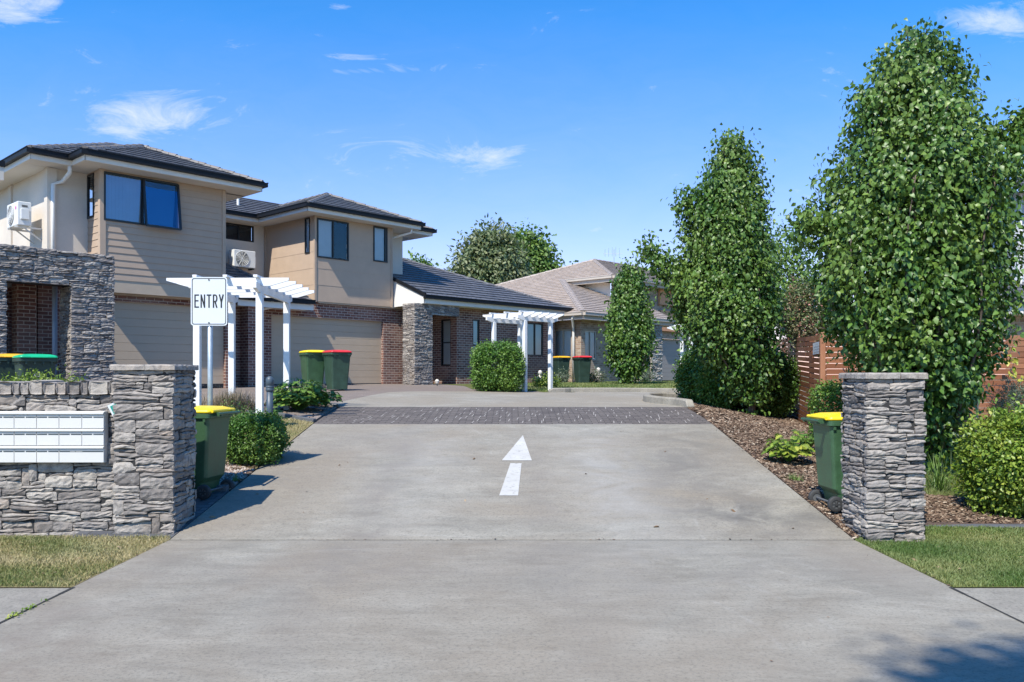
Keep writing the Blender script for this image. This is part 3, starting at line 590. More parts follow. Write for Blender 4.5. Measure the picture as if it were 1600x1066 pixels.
while x < -4.02:
    w = rr.uniform(.07, .22); w = min(w, -4.0-x); dz = rr.uniform(-.01, .012)
    n0 = len(g.v); nn = 4; vs = []
    for yy, ins in ((8.365+rr.uniform(-.012, .012), .01), (8.355, 0), (8.77, 0), (8.775, .01)):
        for (sx, sz) in ((0, 0), (.5, 0), (1, 0), (1, .5), (1, 1), (.5, 1), (0, 1), (0, .5)):
            ii = .007 if (sx in (0, 1) and sz in (0, 1)) else 0
            vs.append((x+.004+(w-.008)*sx+(.5-sx)*2*(ii+ins)+rr.uniform(-.003, .003), yy+(-.012 if ii == 0 and yy < 8.5 else 0)+rr.uniform(-.004, .004), 1.42+.135*sz+dz*sz+(.5-sz)*2*(ii+ins)+rr.uniform(-.003, .003)))
    fs = [(0, 7, 6, 5, 4, 3, 2, 1)[::-1], tuple(24+k for k in (0, 7, 6, 5, 4, 3, 2, 1))]+[(r*8+k, (r+1)*8+k, (r+1)*8+(k+1) % 8, r*8+(k+1) % 8) for r in range(3) for k in range(8)]
    g.mesh(vs, fs, rr.random()); x += w
g.build('coping', 'grey_stone', wall)
# letterboxes
lb = thing('letterbox_bank', (-5.8, 8.36, .7), 'bank of white metal letterboxes in three rows set in the stone wall', 'letterbox')
X1 = (164-800)/F*8.33; X0 = X1-3.4*.18-1.75; cw = .178*1.0
rowh = .172; ztop = EYE-(643-HOR)*8.33/F; zbot = EYE-(723-HOR)*8.33/F; rowh = (ztop-zbot)/3
colx = [X1-(164-px)/F*8.33 for px in (164, 129.5, 94, 59, 24, -11, -46, -81, -116)]
g = MB().use('mail_white'); g.box(colx[-1], X1, 8.325, 8.42, zbot, ztop); g.build('case', None, lb)
for r in range(3):
    zt = ztop-r*rowh; g = MB().use('mail_white')
    a0, a1 = colx[-1], X1; g.mesh([(a0, 8.33, zt+.003), (a1, 8.33, zt+.003), (a1, 8.292, zt-.012), (a0, 8.292, zt-.012), (a0, 8.292, zt-.026), (a1, 8.292, zt-.026), (a1, 8.33, zt-.026), (a0, 8.33, zt-.026)], [(0, 3, 2, 1), (3, 4, 5, 2), (4, 7, 6, 5), (1, 2, 5, 6), (0, 7, 4, 3)]); g.build('rain_hood', None, lb)
    cols = colx if r < 2 else [colx[0]]+colx[2:]
    for k in range(len(cols)-1):
        b, a = cols[k], cols[k+1]; g = MB().use('mail_white'); zd1, zd0 = zt-.032, zt-rowh+.004; g.box(a+.0025, b-.0025, 8.308, 8.328, zd0, zd1); d = g.build('mail_door', None, lb, bevel=.002)
        g = MB().use('mail_slot'); m_ = (a+b)/2; g.box(a+.006, m_-.006, 8.306, 8.3245, zd1-.031, zd1-.019) if not (r == 2 and k == 0) else g.box(a+.006, b-.006, 8.306, 8.3245, zd1-.031, zd1-.019)
        if not (r == 2 and k == 0): g.box(m_+.006, b-.006, 8.306, 8.3245, zd1-.031, zd1-.019)
        if r == 2 and k == 0:
            g.use('mail_white')
            for t in range(15):
                if t == 6: continue
                xx = a+.115+t*.0082; g.box(xx, xx+.0045, 8.3045, 8.3058, zd1-.028, zd1-.022)
        g.build('slot', None, d)
g = MB().use('sign_white'); c0 = Vector((-4.0, 8.352, 1.29)); ang = math.radians(-28); ex = Vector((math.cos(ang), 0, -math.sin(ang))); ez = Vector((math.sin(ang), 0, math.cos(ang)))
g.hexa(c0-ex*.075-ez*.07, ex*.12, Vector((0, .006, 0)), ez*.13); g.use('sticker_green'); g.hexa(c0-ex*.055-ez*.05+Vector((0, -.002, 0)), ex*.10, Vector((0, .002, 0)), ez*.09)
g.use('sign_white'); g.hexa(c0-ex*.02+ez*.005+Vector((0, -.0035, 0)), ex*.03, Vector((0, .002, 0)), ez*.02)
tag(g.build('notice_plate', None), 'small tilted green and white plate fixed between the wall and the left pillar', 'sign')
# ------------------------------------------------------------------ buildings: helpers
def wall_a(g, b, a0, a1, z0, z1, holes=(), dep=.1):
    A_ = sorted({a0, a1, *[h[0] for h in holes], *[h[1] for h in holes]}); Z_ = sorted({z0, z1, *[h[2] for h in holes], *[h[3] for h in holes]})
    for i in range(len(A_)-1):
        for j in range(len(Z_)-1):
            ca, cz = (A_[i]+A_[i+1])/2, (Z_[j]+Z_[j+1])/2
            if any(h[0] < ca < h[1] and h[2] < cz < h[3] for h in holes): continue
            g.face([W(A_[i], b, Z_[j]), W(A_[i+1], b, Z_[j]), W(A_[i+1], b, Z_[j+1]), W(A_[i], b, Z_[j+1])])
    for h in holes:
        p = [(h[0], h[2]), (h[1], h[2]), (h[1], h[3]), (h[0], h[3])]
        for k in range(4):
            (x, z), (x2, z2) = p[k], p[(k+1) % 4]; g.face([W(x, b, z), W(x, b+dep, z), W(x2, b+dep, z2), W(x2, b, z2)])
def wall_b(g, a, b0, b1, z0, z1, holes=(), dep=.1, sg=1):
    B_ = sorted({b0, b1, *[h[0] for h in holes], *[h[1] for h in holes]}); Z_ = sorted({z0, z1, *[h[2] for h in holes], *[h[3] for h in holes]})
    for i in range(len(B_)-1):
        for j in range(len(Z_)-1):
            cb, cz = (B_[i]+B_[i+1])/2, (Z_[j]+Z_[j+1])/2
            if any(h[0] < cb < h[1] and h[2] < cz < h[3] for h in holes): continue
            g.face([W(a, B_[i+1], Z_[j]), W(a, B_[i], Z_[j]), W(a, B_[i], Z_[j+1]), W(a, B_[i+1], Z_[j+1])][::sg])
    for h in holes:
        p = [(h[0], h[2]), (h[1], h[2]), (h[1], h[3]), (h[0], h[3])]
        for k in range(4):
            (x, z), (x2, z2) = p[k], p[(k+1) % 4]; g.face([W(a, x, z), W(a, x2, z2), W(a+dep*sg, x2, z2), W(a+dep*sg, x, z)])
def boards_a(g, b, a0, a1, z0, z1, h, holes=(), lap=.012):
    z = z0
    while z < z1-.01:
        zt = min(z+h, z1)
        spans = [(a0, a1)]
        cuts = sorted({z, zt, *[c for hh in holes for c in (hh[2], hh[3]) if z < c < zt]})
        for k in range(len(cuts)-1):
            q0, q1 = cuts[k], cuts[k+1]; m_ = (q0+q1)/2; edges = [a0]; 
            for hh in sorted(holes):
                if hh[2] < m_ < hh[3]: edges += [hh[0], hh[1]]
            edges.append(a1)
            for e in range(0, len(edges), 2):
                if edges[e+1]-edges[e] < .01: continue
                d0, d1 = lap*(1-(q0-z)/h), lap*(1-(q1-z)/h); d0 = max(d0, 0); d1 = max(d1, 0)
                p = [W(edges[e], b-d0, q0), W(edges[e+1], b-d0, q0), W(edges[e+1], b-d1, q1), W(edges[e], b-d1, q1)]; g.face(p)
                if k == 0: g.face([W(edges[e], b+.006, q0), W(edges[e+1], b+.006, q0), W(edges[e+1], b-d0, q0), W(edges[e], b-d0, q0)])
        z += h
def boards_b(g, a, b0, b1, z0, z1, h, holes=(), lap=.012):
    z = z0
    while z < z1-.01:
        zt = min(z+h, z1); cuts = sorted({z, zt, *[c for hh in holes for c in (hh[2], hh[3]) if z < c < zt]})
        for k in range(len(cuts)-1):
            q0, q1 = cuts[k], cuts[k+1]; m_ = (q0+q1)/2; edges = [b0]
            for hh in sorted(holes):
                if hh[2] < m_ < hh[3]: edges += [hh[0], hh[1]]
            edges.append(b1)
            for e in range(0, len(edges), 2):
                if edges[e+1]-edges[e] < .01: continue
                d0, d1 = max(0, lap*(1-(q0-z)/h)), max(0, lap*(1-(q1-z)/h))
                g.face([W(a-d0, edges[e+1], q0), W(a-d0, edges[e], q0), W(a-d1, edges[e], q1), W(a-d1, edges[e+1], q1)])
                if k == 0: g.face([W(a+.006, edges[e+1], q0), W(a+.006, edges[e], q0), W(a-d0, edges[e], q0), W(a-d0, edges[e+1], q0)])
        z += h
def window(par, ax, c, lo_, hi, z0, z1, panes=(1.,), frame='window_black', gl='glass_clear', blind='slats', inset=.05, fw=.05, rail=None, label=None):
    """ax 'a': in a front wall at b=c; ax 'b': in a side wall at a=c"""
    def bx(g, s0, s1, d0, d1, q0, q1):
        if ax == 'a': g.ab(s0, s1, c+d0, c+d1, q0, q1)
        else: g.ab(c+d0, c+d1, s0, s1, q0, q1)
    g = MB(); i = inset
    bx(g, lo_, hi, i-.03, i+.03, z0, z0+fw); bx(g, lo_, hi, i-.03, i+.03, z1-fw, z1); bx(g, lo_, lo_+fw, i-.028, i+.028, z0+fw, z1-fw); bx(g, hi-fw, hi, i-.028, i+.028, z0+fw, z1-fw)
    s = lo_; cuts = []
    for p in panes[:-1]: s += (hi-lo_)*p; cuts.append(s); bx(g, s-fw*.6, s+fw*.6, i-.026, i+.026, z0+fw, z1-fw)
    if rail: bx(g, lo_+fw, hi-fw, i-.026, i+.026, lerp(z0, z1, rail)-fw*.5, lerp(z0, z1, rail)+fw*.5)
    w = g.build('window', frame, par)
    if label: w['label'] = label
    ed = [lo_]+cuts+[hi]
    for k in range(len(ed)-1):
        g = MB(); p0, p1, q0, q1 = ed[k]+fw*.7, ed[k+1]-fw*.7, z0+fw*.8, z1-fw*.8
        g.face([W(p0, c+i, q0), W(p1, c+i, q0), W(p1, c+i, q1), W(p0, c+i, q1)] if ax == 'a' else [W(c+i, p1, q0), W(c+i, p0, q0), W(c+i, p0, q1), W(c+i, p1, q1)]); g.build('pane', gl, w)
    g = MB(); bx(g, lo_+.01, hi-.01, i+.12, i+.14, z0+.01, z1-.01)
    g.use('room_dark'); g.build('backing', 'room_dark', w)
    if blind:
        g = MB(); t = lo_+fw; st = .09 if blind != 'roller' else 99
        if blind == 'roller': bx(g, lo_+.03, hi-.03, i+.034, i+.04, z0+.03, z1-.02)
        else:
            f_ = blind if isinstance(blind, tuple) else (0, 1)
            s0, s1 = lerp(lo_+fw, hi-fw, f_[0]), lerp(lo_+fw, hi-fw, f_[1]); t = s0
            while t < s1-.05:
                if ax == 'a': g.hexa(W(t, c+i+.07, z0+.06), U*.07-V*.045, V*.003, (0, 0, z1-z0-.11))
                else: g.hexa(W(c+i+.07, t, z0+.06), V*.07-U*.045, U*.003, (0, 0, z1-z0-.11))
                t += st
        g.build('blind', 'blind', w)
    return w
def tile_roof(g, poly, course=.34, lift=.035, ridge=None):
    p = [Vector(v) for v in poly]; n = (p[1]-p[0]).cross(p[2]-p[0]).normalized()
    if n.z < 0: p = p[::-1]; n = -n
    t = Vector((-n.y, n.x, 0)).normalized(); s = n.cross(t); o = p[0]
    q_ = [((v-o).dot(t), (v-o).dot(s)) for v in p]; s0 = min(v[1] for v in q_); s1 = max(v[1] for v in q_)
    def clip(poly2, k, sg):
        out = []
        for i in range(len(poly2)):
            a, b = poly2[i], poly2[(i+1) % len(poly2)]; da, db = sg*(a[1]-k), sg*(b[1]-k)
            if da >= 0: out.append(a)
            if (da > 0) != (db > 0) and abs(da-db) > 1e-9: r = da/(da-db); out.append((a[0]+(b[0]-a[0])*r, a[1]+(b[1]-a[1])*r))
        return out
    k = s0
    while k < s1-1e-4:
        c = clip(clip(q_, k, 1), min(k+course, s1), -1)
        if len(c) >= 3:
            pts = [o+t*x+s*y+n*(lift*(1-(y-k)/course)) for x, y in c]; g.face(pts)
            bt = [x for x, y in c if abs(y-k) < 1e-5]
            if len(bt) >= 2:
                x0, x1 = min(bt), max(bt); g.face([o+t*x0+s*k-n*.02, o+t*x1+s*k-n*.02, o+t*x1+s*k+n*lift, o+t*x0+s*k+n*lift])
        k += course
def ridge(g, p, q2, w=.22, h=.06, seg=.42):
    p, q2 = Vector(p), Vector(q2); d = q2-p; L = d.length; d.normalize(); k = 0; side = d.cross(Vector((0, 0, 1))).normalized(); up = side.cross(d).normalized()
    while k < L-.05:
        e = min(L, k+seg+.03); a = p+d*k; b = p+d*e
        vs = []
        for c, lf in ((a, .022), (b, 0.)):
            for sx, uz in ((-w/2, -.02), (-w/3, h*.7), (0, h), (w/3, h*.7), (w/2, -.02)): vs.append(c+side*sx+up*(uz+lf))
        g.mesh(vs, [(i, i+5, i+6, i+1) for i in range(4)]+[(0, 1, 2, 3, 4), (9, 8, 7, 6, 5)]); k += seg
def ridges(L_s, mat, par):
    for a_ in L_s: g = MB(); ridge(g, *a_); g.build('ridge_capping', mat, par)
def gutter(g, p, q2, out):
    """g: black quad gutter, p->q2 at gutter top, out: horizontal outward dir"""
    p, q2, out = Vector(p), Vector(q2), Vector(out); g.hexa(p-Vector((0, 0, .115)), q2-p, out*.115, (0, 0, .115))
    g.hexa(p-Vector((0, 0, .005))+out*.09, q2-p, out*.04, (0, 0, .022))
def fascia(g, p, q2, out, h=.24, top=.10):
    p, q2, out = Vector(p), Vector(q2), Vector(out); g.hexa(p-Vector((0, 0, h)), q2-p, -out*.03, (0, 0, h-.02))
def downpipe(par, pts, r=.045, mat='trim_white'):
    g = MB(); g.tube(pts, r, 10); g.build('downpipe', mat, par, smooth=True)
def garage_door(par, b, a0, a1, z0, z1, mat, label=None):
    g = MB(); n = round((z1-z0)/.222); h = (z1-z0)/n
    for k in range(n):
        zA = z0+k*h; g.ab(a0, a1, b, b+.04, zA+.006, zA+h-.002)
        g.face([W(a0, b+.01, zA-.004), W(a1, b+.01, zA-.004), W(a1, b+.01, zA+.01), W(a0, b+.01, zA+.01)])
    d = g.build('garage_door', mat, par, bevel=.004)
    g = MB(); g.ab(a0, a1, b-.01, b+.05, z0-.015, z0+.008); g.build('rubber_seal', 'rubber', d)
    return d
Uo, Vo = U, V
# ------------------------------------------------------------------ townhouse 2 (middle)
FL = 1.30; SOF = 6.85; GT = 7.10
h2 = thing('townhouse', W(0, 0, FL), 'middle two-storey townhouse with taupe clad upper floor over brick and a beige double garage', 'house', 'townhouses along the internal driveway', TH)
aL = pa(493, 0); aR = pa(611, 0); gA, gB = pa(424, 0), pa(599, 0); brB = pa(640, 0)+.6; aE = pa(352, -.6)
zG = 3.52
g = MB(); wall_a(g, 0, pa(368, 0), brB+3, .9, 4.06, [(gA, gB, .9, zG)], .14); wall_b(g, pa(364, -.0), -.0, 3, .9, 4.0)
g.build('brick_wall', 'red_brick', h2)
garage_door(h2, .12, gA, gB, FL+.02, zG, 'garage_beige')
g = MB(); g.ab(aL+.05, aR+1.0, -.10, -.002, 3.99, 4.055); g.build('sill_beam', 'beam_beige', h2)
# upper floor bay
bF = -.12; win1 = (pa(495, bF), pa(544.5, bF)); zb1 = zz(402, win1[0], bF); zt1 = SOF-.06
win2 = (pa(583, bF), pa(605, bF)); zb2 = zz(411, win2[1], bF); zt2 = zz(353, win2[0], bF)
H1 = (win1[0], win1[1], zb1, zt1); H2 = (win2[0], win2[1], zb2, zt2)
aLw = pa(492, bF); aRw = pa(611.5, bF)
g = MB(); boards_a(g, bF, aLw, aRw, 4.04, SOF, .545, [H1, H2], .006); 
sw = (pb(484.5, aLw), pb(477, aLw), zz(396, aLw, .3), SOF-.03); boards_b(g, aLw, bF, 3.0, 4.04, SOF, .545, [sw], .006)
g.build('cladding', 'cladding_tan', h2)
g = MB(); 
for (a_, b_) in ((aLw, bF), (aRw, bF)): g = MB(); g.ab(a_-.025, a_+.05, b_-.025, b_+.05, 4.02, SOF); g.build('corner_trim', 'cladding_taupe', h2)
g = MB(); g.ab(aLw-.03, aLw+.06, 2.9, 3.05, 4.0, SOF); g.build('corner_trim', 'cladding_taupe', h2)
g = MB(); g.ab(aLw+.06, aRw-.02, bF+.02, 1.2, 4.03, 4.06); g.build('bay_soffit', 'beam_beige', h2)
window(h2, 'a', bF, H1[0], H1[1], H1[2], H1[3], (.5, .5), blind=(0, .52), inset=.0); window(h2, 'a', bF, H2[0], H2[1], H2[2], H2[3], (.85, .15), blind='slats', inset=.0)
window(h2, 'b', aLw, sw[0], sw[1], sw[2], sw[3], blind='roller', inset=.0, fw=.03)
# white upper wall right of the bay, recessed white wall left of it
aR2 = pa(629, .6); rb = 3.0; aRecL = pa(330, rb)
rw = (pa(351, rb), pa(397, rb), zz(379, pa(397, rb), rb), zz(346, pa(351, rb), rb)-.02)
g = MB(); wall_a(g, .6, aRw, aR2, 4.0, SOF); g.face([W(aR2, .6, 4), W(aR2, 8, 4), W(aR2, 8, SOF), W(aR2, .6, SOF)]); wall_b(g, aRw, bF, .6, 4.0, SOF, sg=-1)
wall_a(g, rb, aRecL, aLw, 4.0, SOF, [rw]); g.build('rendered_wall', 'render_white', h2)
window(h2, 'a', rb, rw[0], rw[1], rw[2], rw[3], (.5, .5), blind=None, gl='glass_dark')
# roofs
ov = .6; e0 = -ov+bF+.12; cA = aLw-ov; cB = pa(658, e0); Hh = (cB-cA)/2; pt = .42; ap = W((cA+cB)/2, e0+Hh, GT+pt*Hh)
c1, c2 = W(cA, e0, GT), W(cB, e0, GT); bk = e0+9
rz = GT+pt*Hh
g = MB(); tile_roof(g, [c1, c2, ap]); tile_roof(g, [c1, ap, W((cA+cB)/2, bk, rz), W(cA, bk, GT)]); tile_roof(g, [c2, W(cB, bk, GT), W((cA+cB)/2, bk, rz), ap])
mb = rb-.6; mr_ = pa(676, 0.); hz = 8.28-GT; hd = hz/pt; aX = aRecL-4.
tile_roof(g, [W(aX, mb, GT), W(cA+.02, mb, GT), W(cA+hd, mb+hd, GT+hz), W(aX, mb+hd, GT+hz)])
tile_roof(g, [W(cB-1.2, .0, GT-.03), W(mr_, .0, GT-.03), W(mr_-1.6, 1.6, GT+.64), W(cB-1.2, 1.6, GT+.64)]); tile_roof(g, [W(mr_, 0, GT-.03), W(mr_, 8, GT-.03), W(mr_-1.6, 8, GT+.64), W(mr_-1.6, 1.6, GT+.64)])
rf = g.build('roof', 'dark_tile', h2)
ridges([(c1, ap,), (c2, ap,), (ap, W((cA+cB)/2, bk, rz),), (W(aX, mb+hd, GT+hz), W(cA+hd*.3, mb+hd, GT+hz),), (W(mr_, 0, GT-.03), W(mr_-1.6, 1.6, GT+.64),)], 'ridge_tile', rf)
g = MB(); gutter(g, c1, c2, -V); gutter(g, W(cA, mb, GT), W(cA, e0-.115, GT), -U); gutter(g, W(cB, e0-.115, GT), W(cB, .0, GT), U); gutter(g, W(aX, mb, GT), W(cA-.1, mb, GT), -V); gutter(g, W(cB+.12, 0, GT-.03), W(mr_, 0, GT-.03), -V); gutter(g, W(mr_, -.115, GT-.03), W(mr_, 6, GT-.03), U); g.build('gutter', 'gutter_black', h2)
g = MB(); fascia(g, c1, c2, -V); fascia(g, W(cA, mb, GT), W(cA, e0, GT), -U); fascia(g, W(cB, e0, GT), W(cB, 0., GT), U); fascia(g, W(aX, mb, GT), W(cA, mb, GT), -V); fascia(g, W(cB, 0, GT-.03), W(mr_, 0, GT-.03), -V); fascia(g, W(mr_, 0, GT-.03), W(mr_, 6, GT-.03), U); g.build('fascia', 'trim_white', h2)
g = MB(); g.ab(cA+.03, cB-.03, e0+.03, .6+.3, SOF+.004, SOF+.02); g.ab(aX, cA+1.0, mb+.03, rb+.1, SOF+.006, SOF+.018); g.ab(cA+.03, aLw+.2, .8, rb+.1, SOF+.008, SOF+.024); g.ab(cB-.04, mr_-.03, .03, .9, SOF-.02, SOF-.005); g.build('soffit', 'soffit', h2)
a_ = pa(618, .5); downpipe(h2, [W(cB-.35, e0+.12, SOF+.05), W(cB-.35, e0+.12, SOF-.12), W(aRw+.25, .3, SOF-.3), W(aRw+.2, .5, SOF-.45), W(aRw+.2, .5, 4.9)])
g = MB(); g.ab(pa(604, 0), pa(627, 0)+.02, -.02, .5, 4.06, 4.4); 
# low roof over the entry between the houses
lz = 4.0; lb0 = -.6; lR = pa(488, lb0)
g = MB(); tile_roof(g, [W(aRecL-1, lb0, lz), W(lR, lb0, lz), W(aLw-.02, 1.3, lz+.40*1.9), W(aRecL-1, 1.3, lz+.40*1.9)]); tile_roof(g, [W(aRecL-1, 1.3, lz+.76), W(pa(402, 1.3), 1.3, lz+.76), W(pa(353, 2.98)-.2, 2.98, lz+1.44), W(aRecL-1, 2.98, lz+1.44)])
tile_roof(g, [W(pa(402, 1.3), 1.3, lz+.76), W(aLw, 1.3, lz+.76), W(aLw, 2.99, lz+.80), W(pa(395, 2.98), 2.98, lz+.80)])
lr = g.build('entry_roof', 'dark_tile', h2); ridges([(W(pa(402, 1.3), 1.3, lz+.76), W(pa(353, 2.98)-.2, 2.98, lz+1.44),)], 'ridge_tile', lr)
g = MB(); gutter(g, W(aRecL-1, lb0, lz), W(lR+.05, lb0, lz), -V); g.build('gutter', 'gutter_black', lr); g = MB(); fascia(g, W(aRecL-1, lb0, lz-.11), W(lR+.05, lb0, lz-.11), -V, .2); g.build('fascia', 'trim_white', lr)
g = MB(); g.ab(aRecL-1, lR, lb0+.03, 0., lz-.30, lz-.285); g.build('soffit', 'soffit', lr)
downpipe(h2, [W(lR-1.4, lb0+.05, lz-.1), W(lR-1.4, lb0+.1, lz-.28), W(lR-2.0, -.1, lz-.5), W(lR-2.05, -.08, lz-.7)])
# brick between garages: a porch pier standing forward
g = MB(); q0, q1 = pa(387, -.75), pa(420, -.02); g.ab(pa(388, -.5), pa(408, -.5), -.5, .0, .9, lz-.3); g.build('brick_pier', 'red_brick', h2)
# ---- single-storey wing at the right
wz = 4.37; wb = -1.74; w0, w1 = pa(662, wb), pa(893, wb); top0 = W(w0, 0, wz+.41*1.74)
wd_ = 9.0; apx = (w1-w0)*.62; HH = min(3.6, (w1-w0)*.6)
g = MB(); tile_roof(g, [W(w0, wb, wz), W(w1, wb, wz), W(w1-5.2, wb+5.2, wz+.41*5.2), W(w0, wb+5.2, wz+.41*5.2)]); tile_roof(g, [W(w1, wb, wz), W(w1, wb+10.4, wz), W(w1-5.2, wb+5.2, wz+.41*5.2)])
wr = g.build('wing_roof', 'dark_tile', h2); ridges([(W(w1, wb, wz), W(w1-5.2, wb+5.2, wz+.41*5.2), .24, .05,), (W(w0, wb+5.2, wz+.41*5.2), W(w1-5.2, wb+5.2, wz+.41*5.2), .24, .05,)], 'dark_tile', wr)
g = MB(); gutter(g, W(w0-.02, wb, wz), W(w1, wb, wz), -V); gutter(g, W(w1, wb, wz), W(w1, wb+10, wz), U); g.bar(W(w0, wb-.1, wz+.0), W(w0, .0, wz+.41*1.74+.01), .05, .12); g.build('gutter', 'gutter_black', wr)
g = MB(); fascia(g, W(w0, wb, wz), W(w1, wb, wz), -V, .27); fascia(g, W(w1, wb, wz), W(w1, wb+6, wz), U, .27)
g.mesh([W(w0+.02, wb, wz-.28), W(w0+.02, wb, wz-.07), W(w0+.02, 0, wz+.66), W(w0+.02, 0, wz-.33), W(w0+.06, wb, wz-.28), W(w0+.06, wb, wz-.07), W(w0+.06, 0, wz+.66), W(w0+.06, 0, wz-.33)], [(0, 1, 2, 3), (4, 7, 6, 5), (0, 3, 7, 4), (0, 4, 5, 1)]); g.build('fascia', 'trim_white', wr)
g = MB(); g.ab(w0+.06, w1-.03, wb+.03, -1.1, wz-.285, wz-.27); g.ab(w0+.06, w0+3.3, -1.2, .0, wz-.30, wz-.29); g.build('soffit', 'soffit', wr)
WB = -1.25; aW0 = pa(714, WB); aW1 = w1-.5
pB = 0.35; wnA = (pb(704, aW0), pb(688.5, aW0), zz(572, aW0, pb(696, aW0)), zz(499, aW0, pb(696, aW0))); 
wnB = (pa(739, WB), pa(749.5, WB), zz(560, pa(745, WB), WB), zz(499.5, pa(745, WB), WB)); wnC = (pa(824, WB), pa(849, WB), zz(556.5, pa(838, WB), WB), zz(505, pa(838, WB), WB))
g = MB(); wall_a(g, WB, aW0, aW1, .9, wz-.28, [wnB, wnC], .09); g.face([W(aW1, WB, .9), W(aW1, 6, .9), W(aW1, 6, wz-.28), W(aW1, WB, wz-.28)]); wall_b(g, aW0, WB, pB, .9, wz-.28, [wnA], .09)
wall_a(g, pB, brB-.5, aW0, .9, wz-.29); g.build('wing_wall', 'red_brick', h2)
window(h2, 'b', aW0, wnA[0], wnA[1], wnA[2], wnA[3], blind='slats', rail=.5, fw=.04); window(h2, 'a', WB, wnB[0], wnB[1], wnB[2], wnB[3], blind='slats', rail=.34, fw=.04); window(h2, 'a', WB, wnC[0], wnC[1], wnC[2], wnC[3], (.5, .5), blind='slats')
g = MB()
for wn, bb in ((wnB, WB), (wnC, WB)):
    k = wn[0]-.05; g = MB()
    while k < wn[1]+.02: g.ab(k, k+.078, bb-.022, bb+.06, wn[2]-.12, wn[2]-.002, random.random()); k += .087
    g.build('window_sill', 'red_brick', h2)
# stone portal of the wing
pf = -1.62; s0, s1, s2 = pa(648, pf), pa(674.7, pf), pa(716.5, pf); pt_ = 4.09; ho = zz(495, s2, pf); pd = .62
po = MB(); po.ab(s0+.03, s1-.03, pf+.03, pf+pd-.03, .9, pt_-.02); po.ab(s1-.03, s2, pf+.03, pf+pd-.2, ho+.03, pt_-.02); core = po.build('stone_portal', 'mortar', h2)
g = MB(); stone_face(g, W(s0, pf, 1.15), U, -V, s1-s0, pt_-1.15, 90, True, big=1.0, smin=.08, smax=.25); stone_face(g, W(s0, pf+pd, 1.15), -V, -U, pd, pt_-1.15, 91, True, ext=.15); stone_face(g, W(s1, pf, ho), U, -V, s2-s1, pt_-ho, 92, True, smin=.1, smax=.3)
stone_face(g, W(s1, pf, 1.15), V, U, pd, ho-1.15, 93, True, smin=.1, smax=.3); stone_face(g, W(s2, pf, ho), V, U, pd-.2, pt_-ho, 94, True, smin=.1, smax=.3)
g.build('stone_facing', 'dark_stone', core)
g = MB(); g.tube([W(pa(631, -.1), -.12, FL), W(pa(631, -.1), -.12, 3.9)], .05, 8); g.build('downpipe', 'window_black', h2)
# ------------------------------------------------------------------ townhouse 1 (left)
F1 = 1.38; b1 = -1.4; gb = -1.1
h1 = thing('townhouse', W(pa(352, gb), gb, F1), 'left two-storey townhouse with striped taupe bay, white rendered side and stone portal', 'house', 'townhouses along the internal driveway', TH)
g1b, g1a = pa(352.5, gb), pa(178, gb)-1.9; zG1 = 3.56
eR = pa(365, gb)
g = MB(); wall_a(g, gb, g1a-7, eR, .8, 4.05, [(g1a, g1b, .8, zG1)], .14); g.face([W(eR, gb, .8), W(eR, 3, .8), W(eR, 3, 4.05), W(eR, gb, 4.05)])
g.build('brick_wall', 'red_brick', h1); garage_door(h1, gb+.12, g1a, g1b, F1-.02, zG1, 'garage_beige')
A0, A1 = pa(157.5, b1), pa(350.5, b1)
g = MB(); g.ab(A0, A1, b1, gb-.003, 3.74, 4.06); g.ab(A0, A1+.3, gb-.16, gb-.003, 3.70, 3.80); g.build('sill_beam', 'beam_beige', h1)
zc0 = 4.06; wL = (pa(161.5, b1), pa(277, b1)); zwt = SOF-.05; zwb = zz(344, wL[0], b1); HW = (wL[0], wL[1], zwb, zwt)
sb0, sb1 = pb(147.5, A0), pb(137.5, A0); zsb = zz(341, A0, (sb0+sb1)/2); HS = (sb0, sb1, zsb, SOF-.04)
g = MB(); boards_a(g, b1, A0, A1, zc0, SOF, .175, [HW], .014); boards_b(g, A0, b1, -.5, zc0-.2, SOF, .175, [HS], .012); g.build('cladding', 'cladding_taupe', h1)
g = MB(); g.ab(A0-.03, A0+.11, b1-.03, b1+.11, zc0-.25, SOF); g.build('corner_trim', 'cladding_tan', h1); g = MB(); g.ab(A1-.07, A1+.03, b1-.03, b1+.07, zc0, SOF); g.build('corner_trim', 'cladding_tan', h1)
g = MB(); g.face([W(A1, b1, 4), W(A1, 4, 4), W(A1, 4, SOF), W(A1, b1, SOF)]); g.build('side_cladding', 'cladding_taupe', h1)
w = window(h1, 'a', b1, *HW, (.51, .49), blind=(0, .53), gl='glass_blue', inset=-.005)
# awning sash standing open on the right half
m0 = lerp(HW[0], HW[1], .52); m1 = HW[1]; top = HW[3]-.03; bot = HW[2]-.02; push = .17
g = MB()
def sp(a, t, o_=0): return W(a, b1-.04-push*t-o_, lerp(top, bot, t))
for (a0_, t0, a1_, t1) in ((m0, 0, m1, 0), (m0, 1, m1, 1), (m0, 0, m0, 1), (m1, 0, m1, 1)): g.bar(sp(a0_, t0), sp(a1_, t1), .05, .05, up=tuple(V))
sa = g.build('awning_sash', 'window_black', w); g = MB(); g.face([sp(m0, 1), sp(m1, 1), sp(m1, .02), sp(m0, .02)]); g.build('pane', 'glass_blue', w)
window(h1, 'b', A0, *HS, blind=None, gl='glass_dark', inset=0)
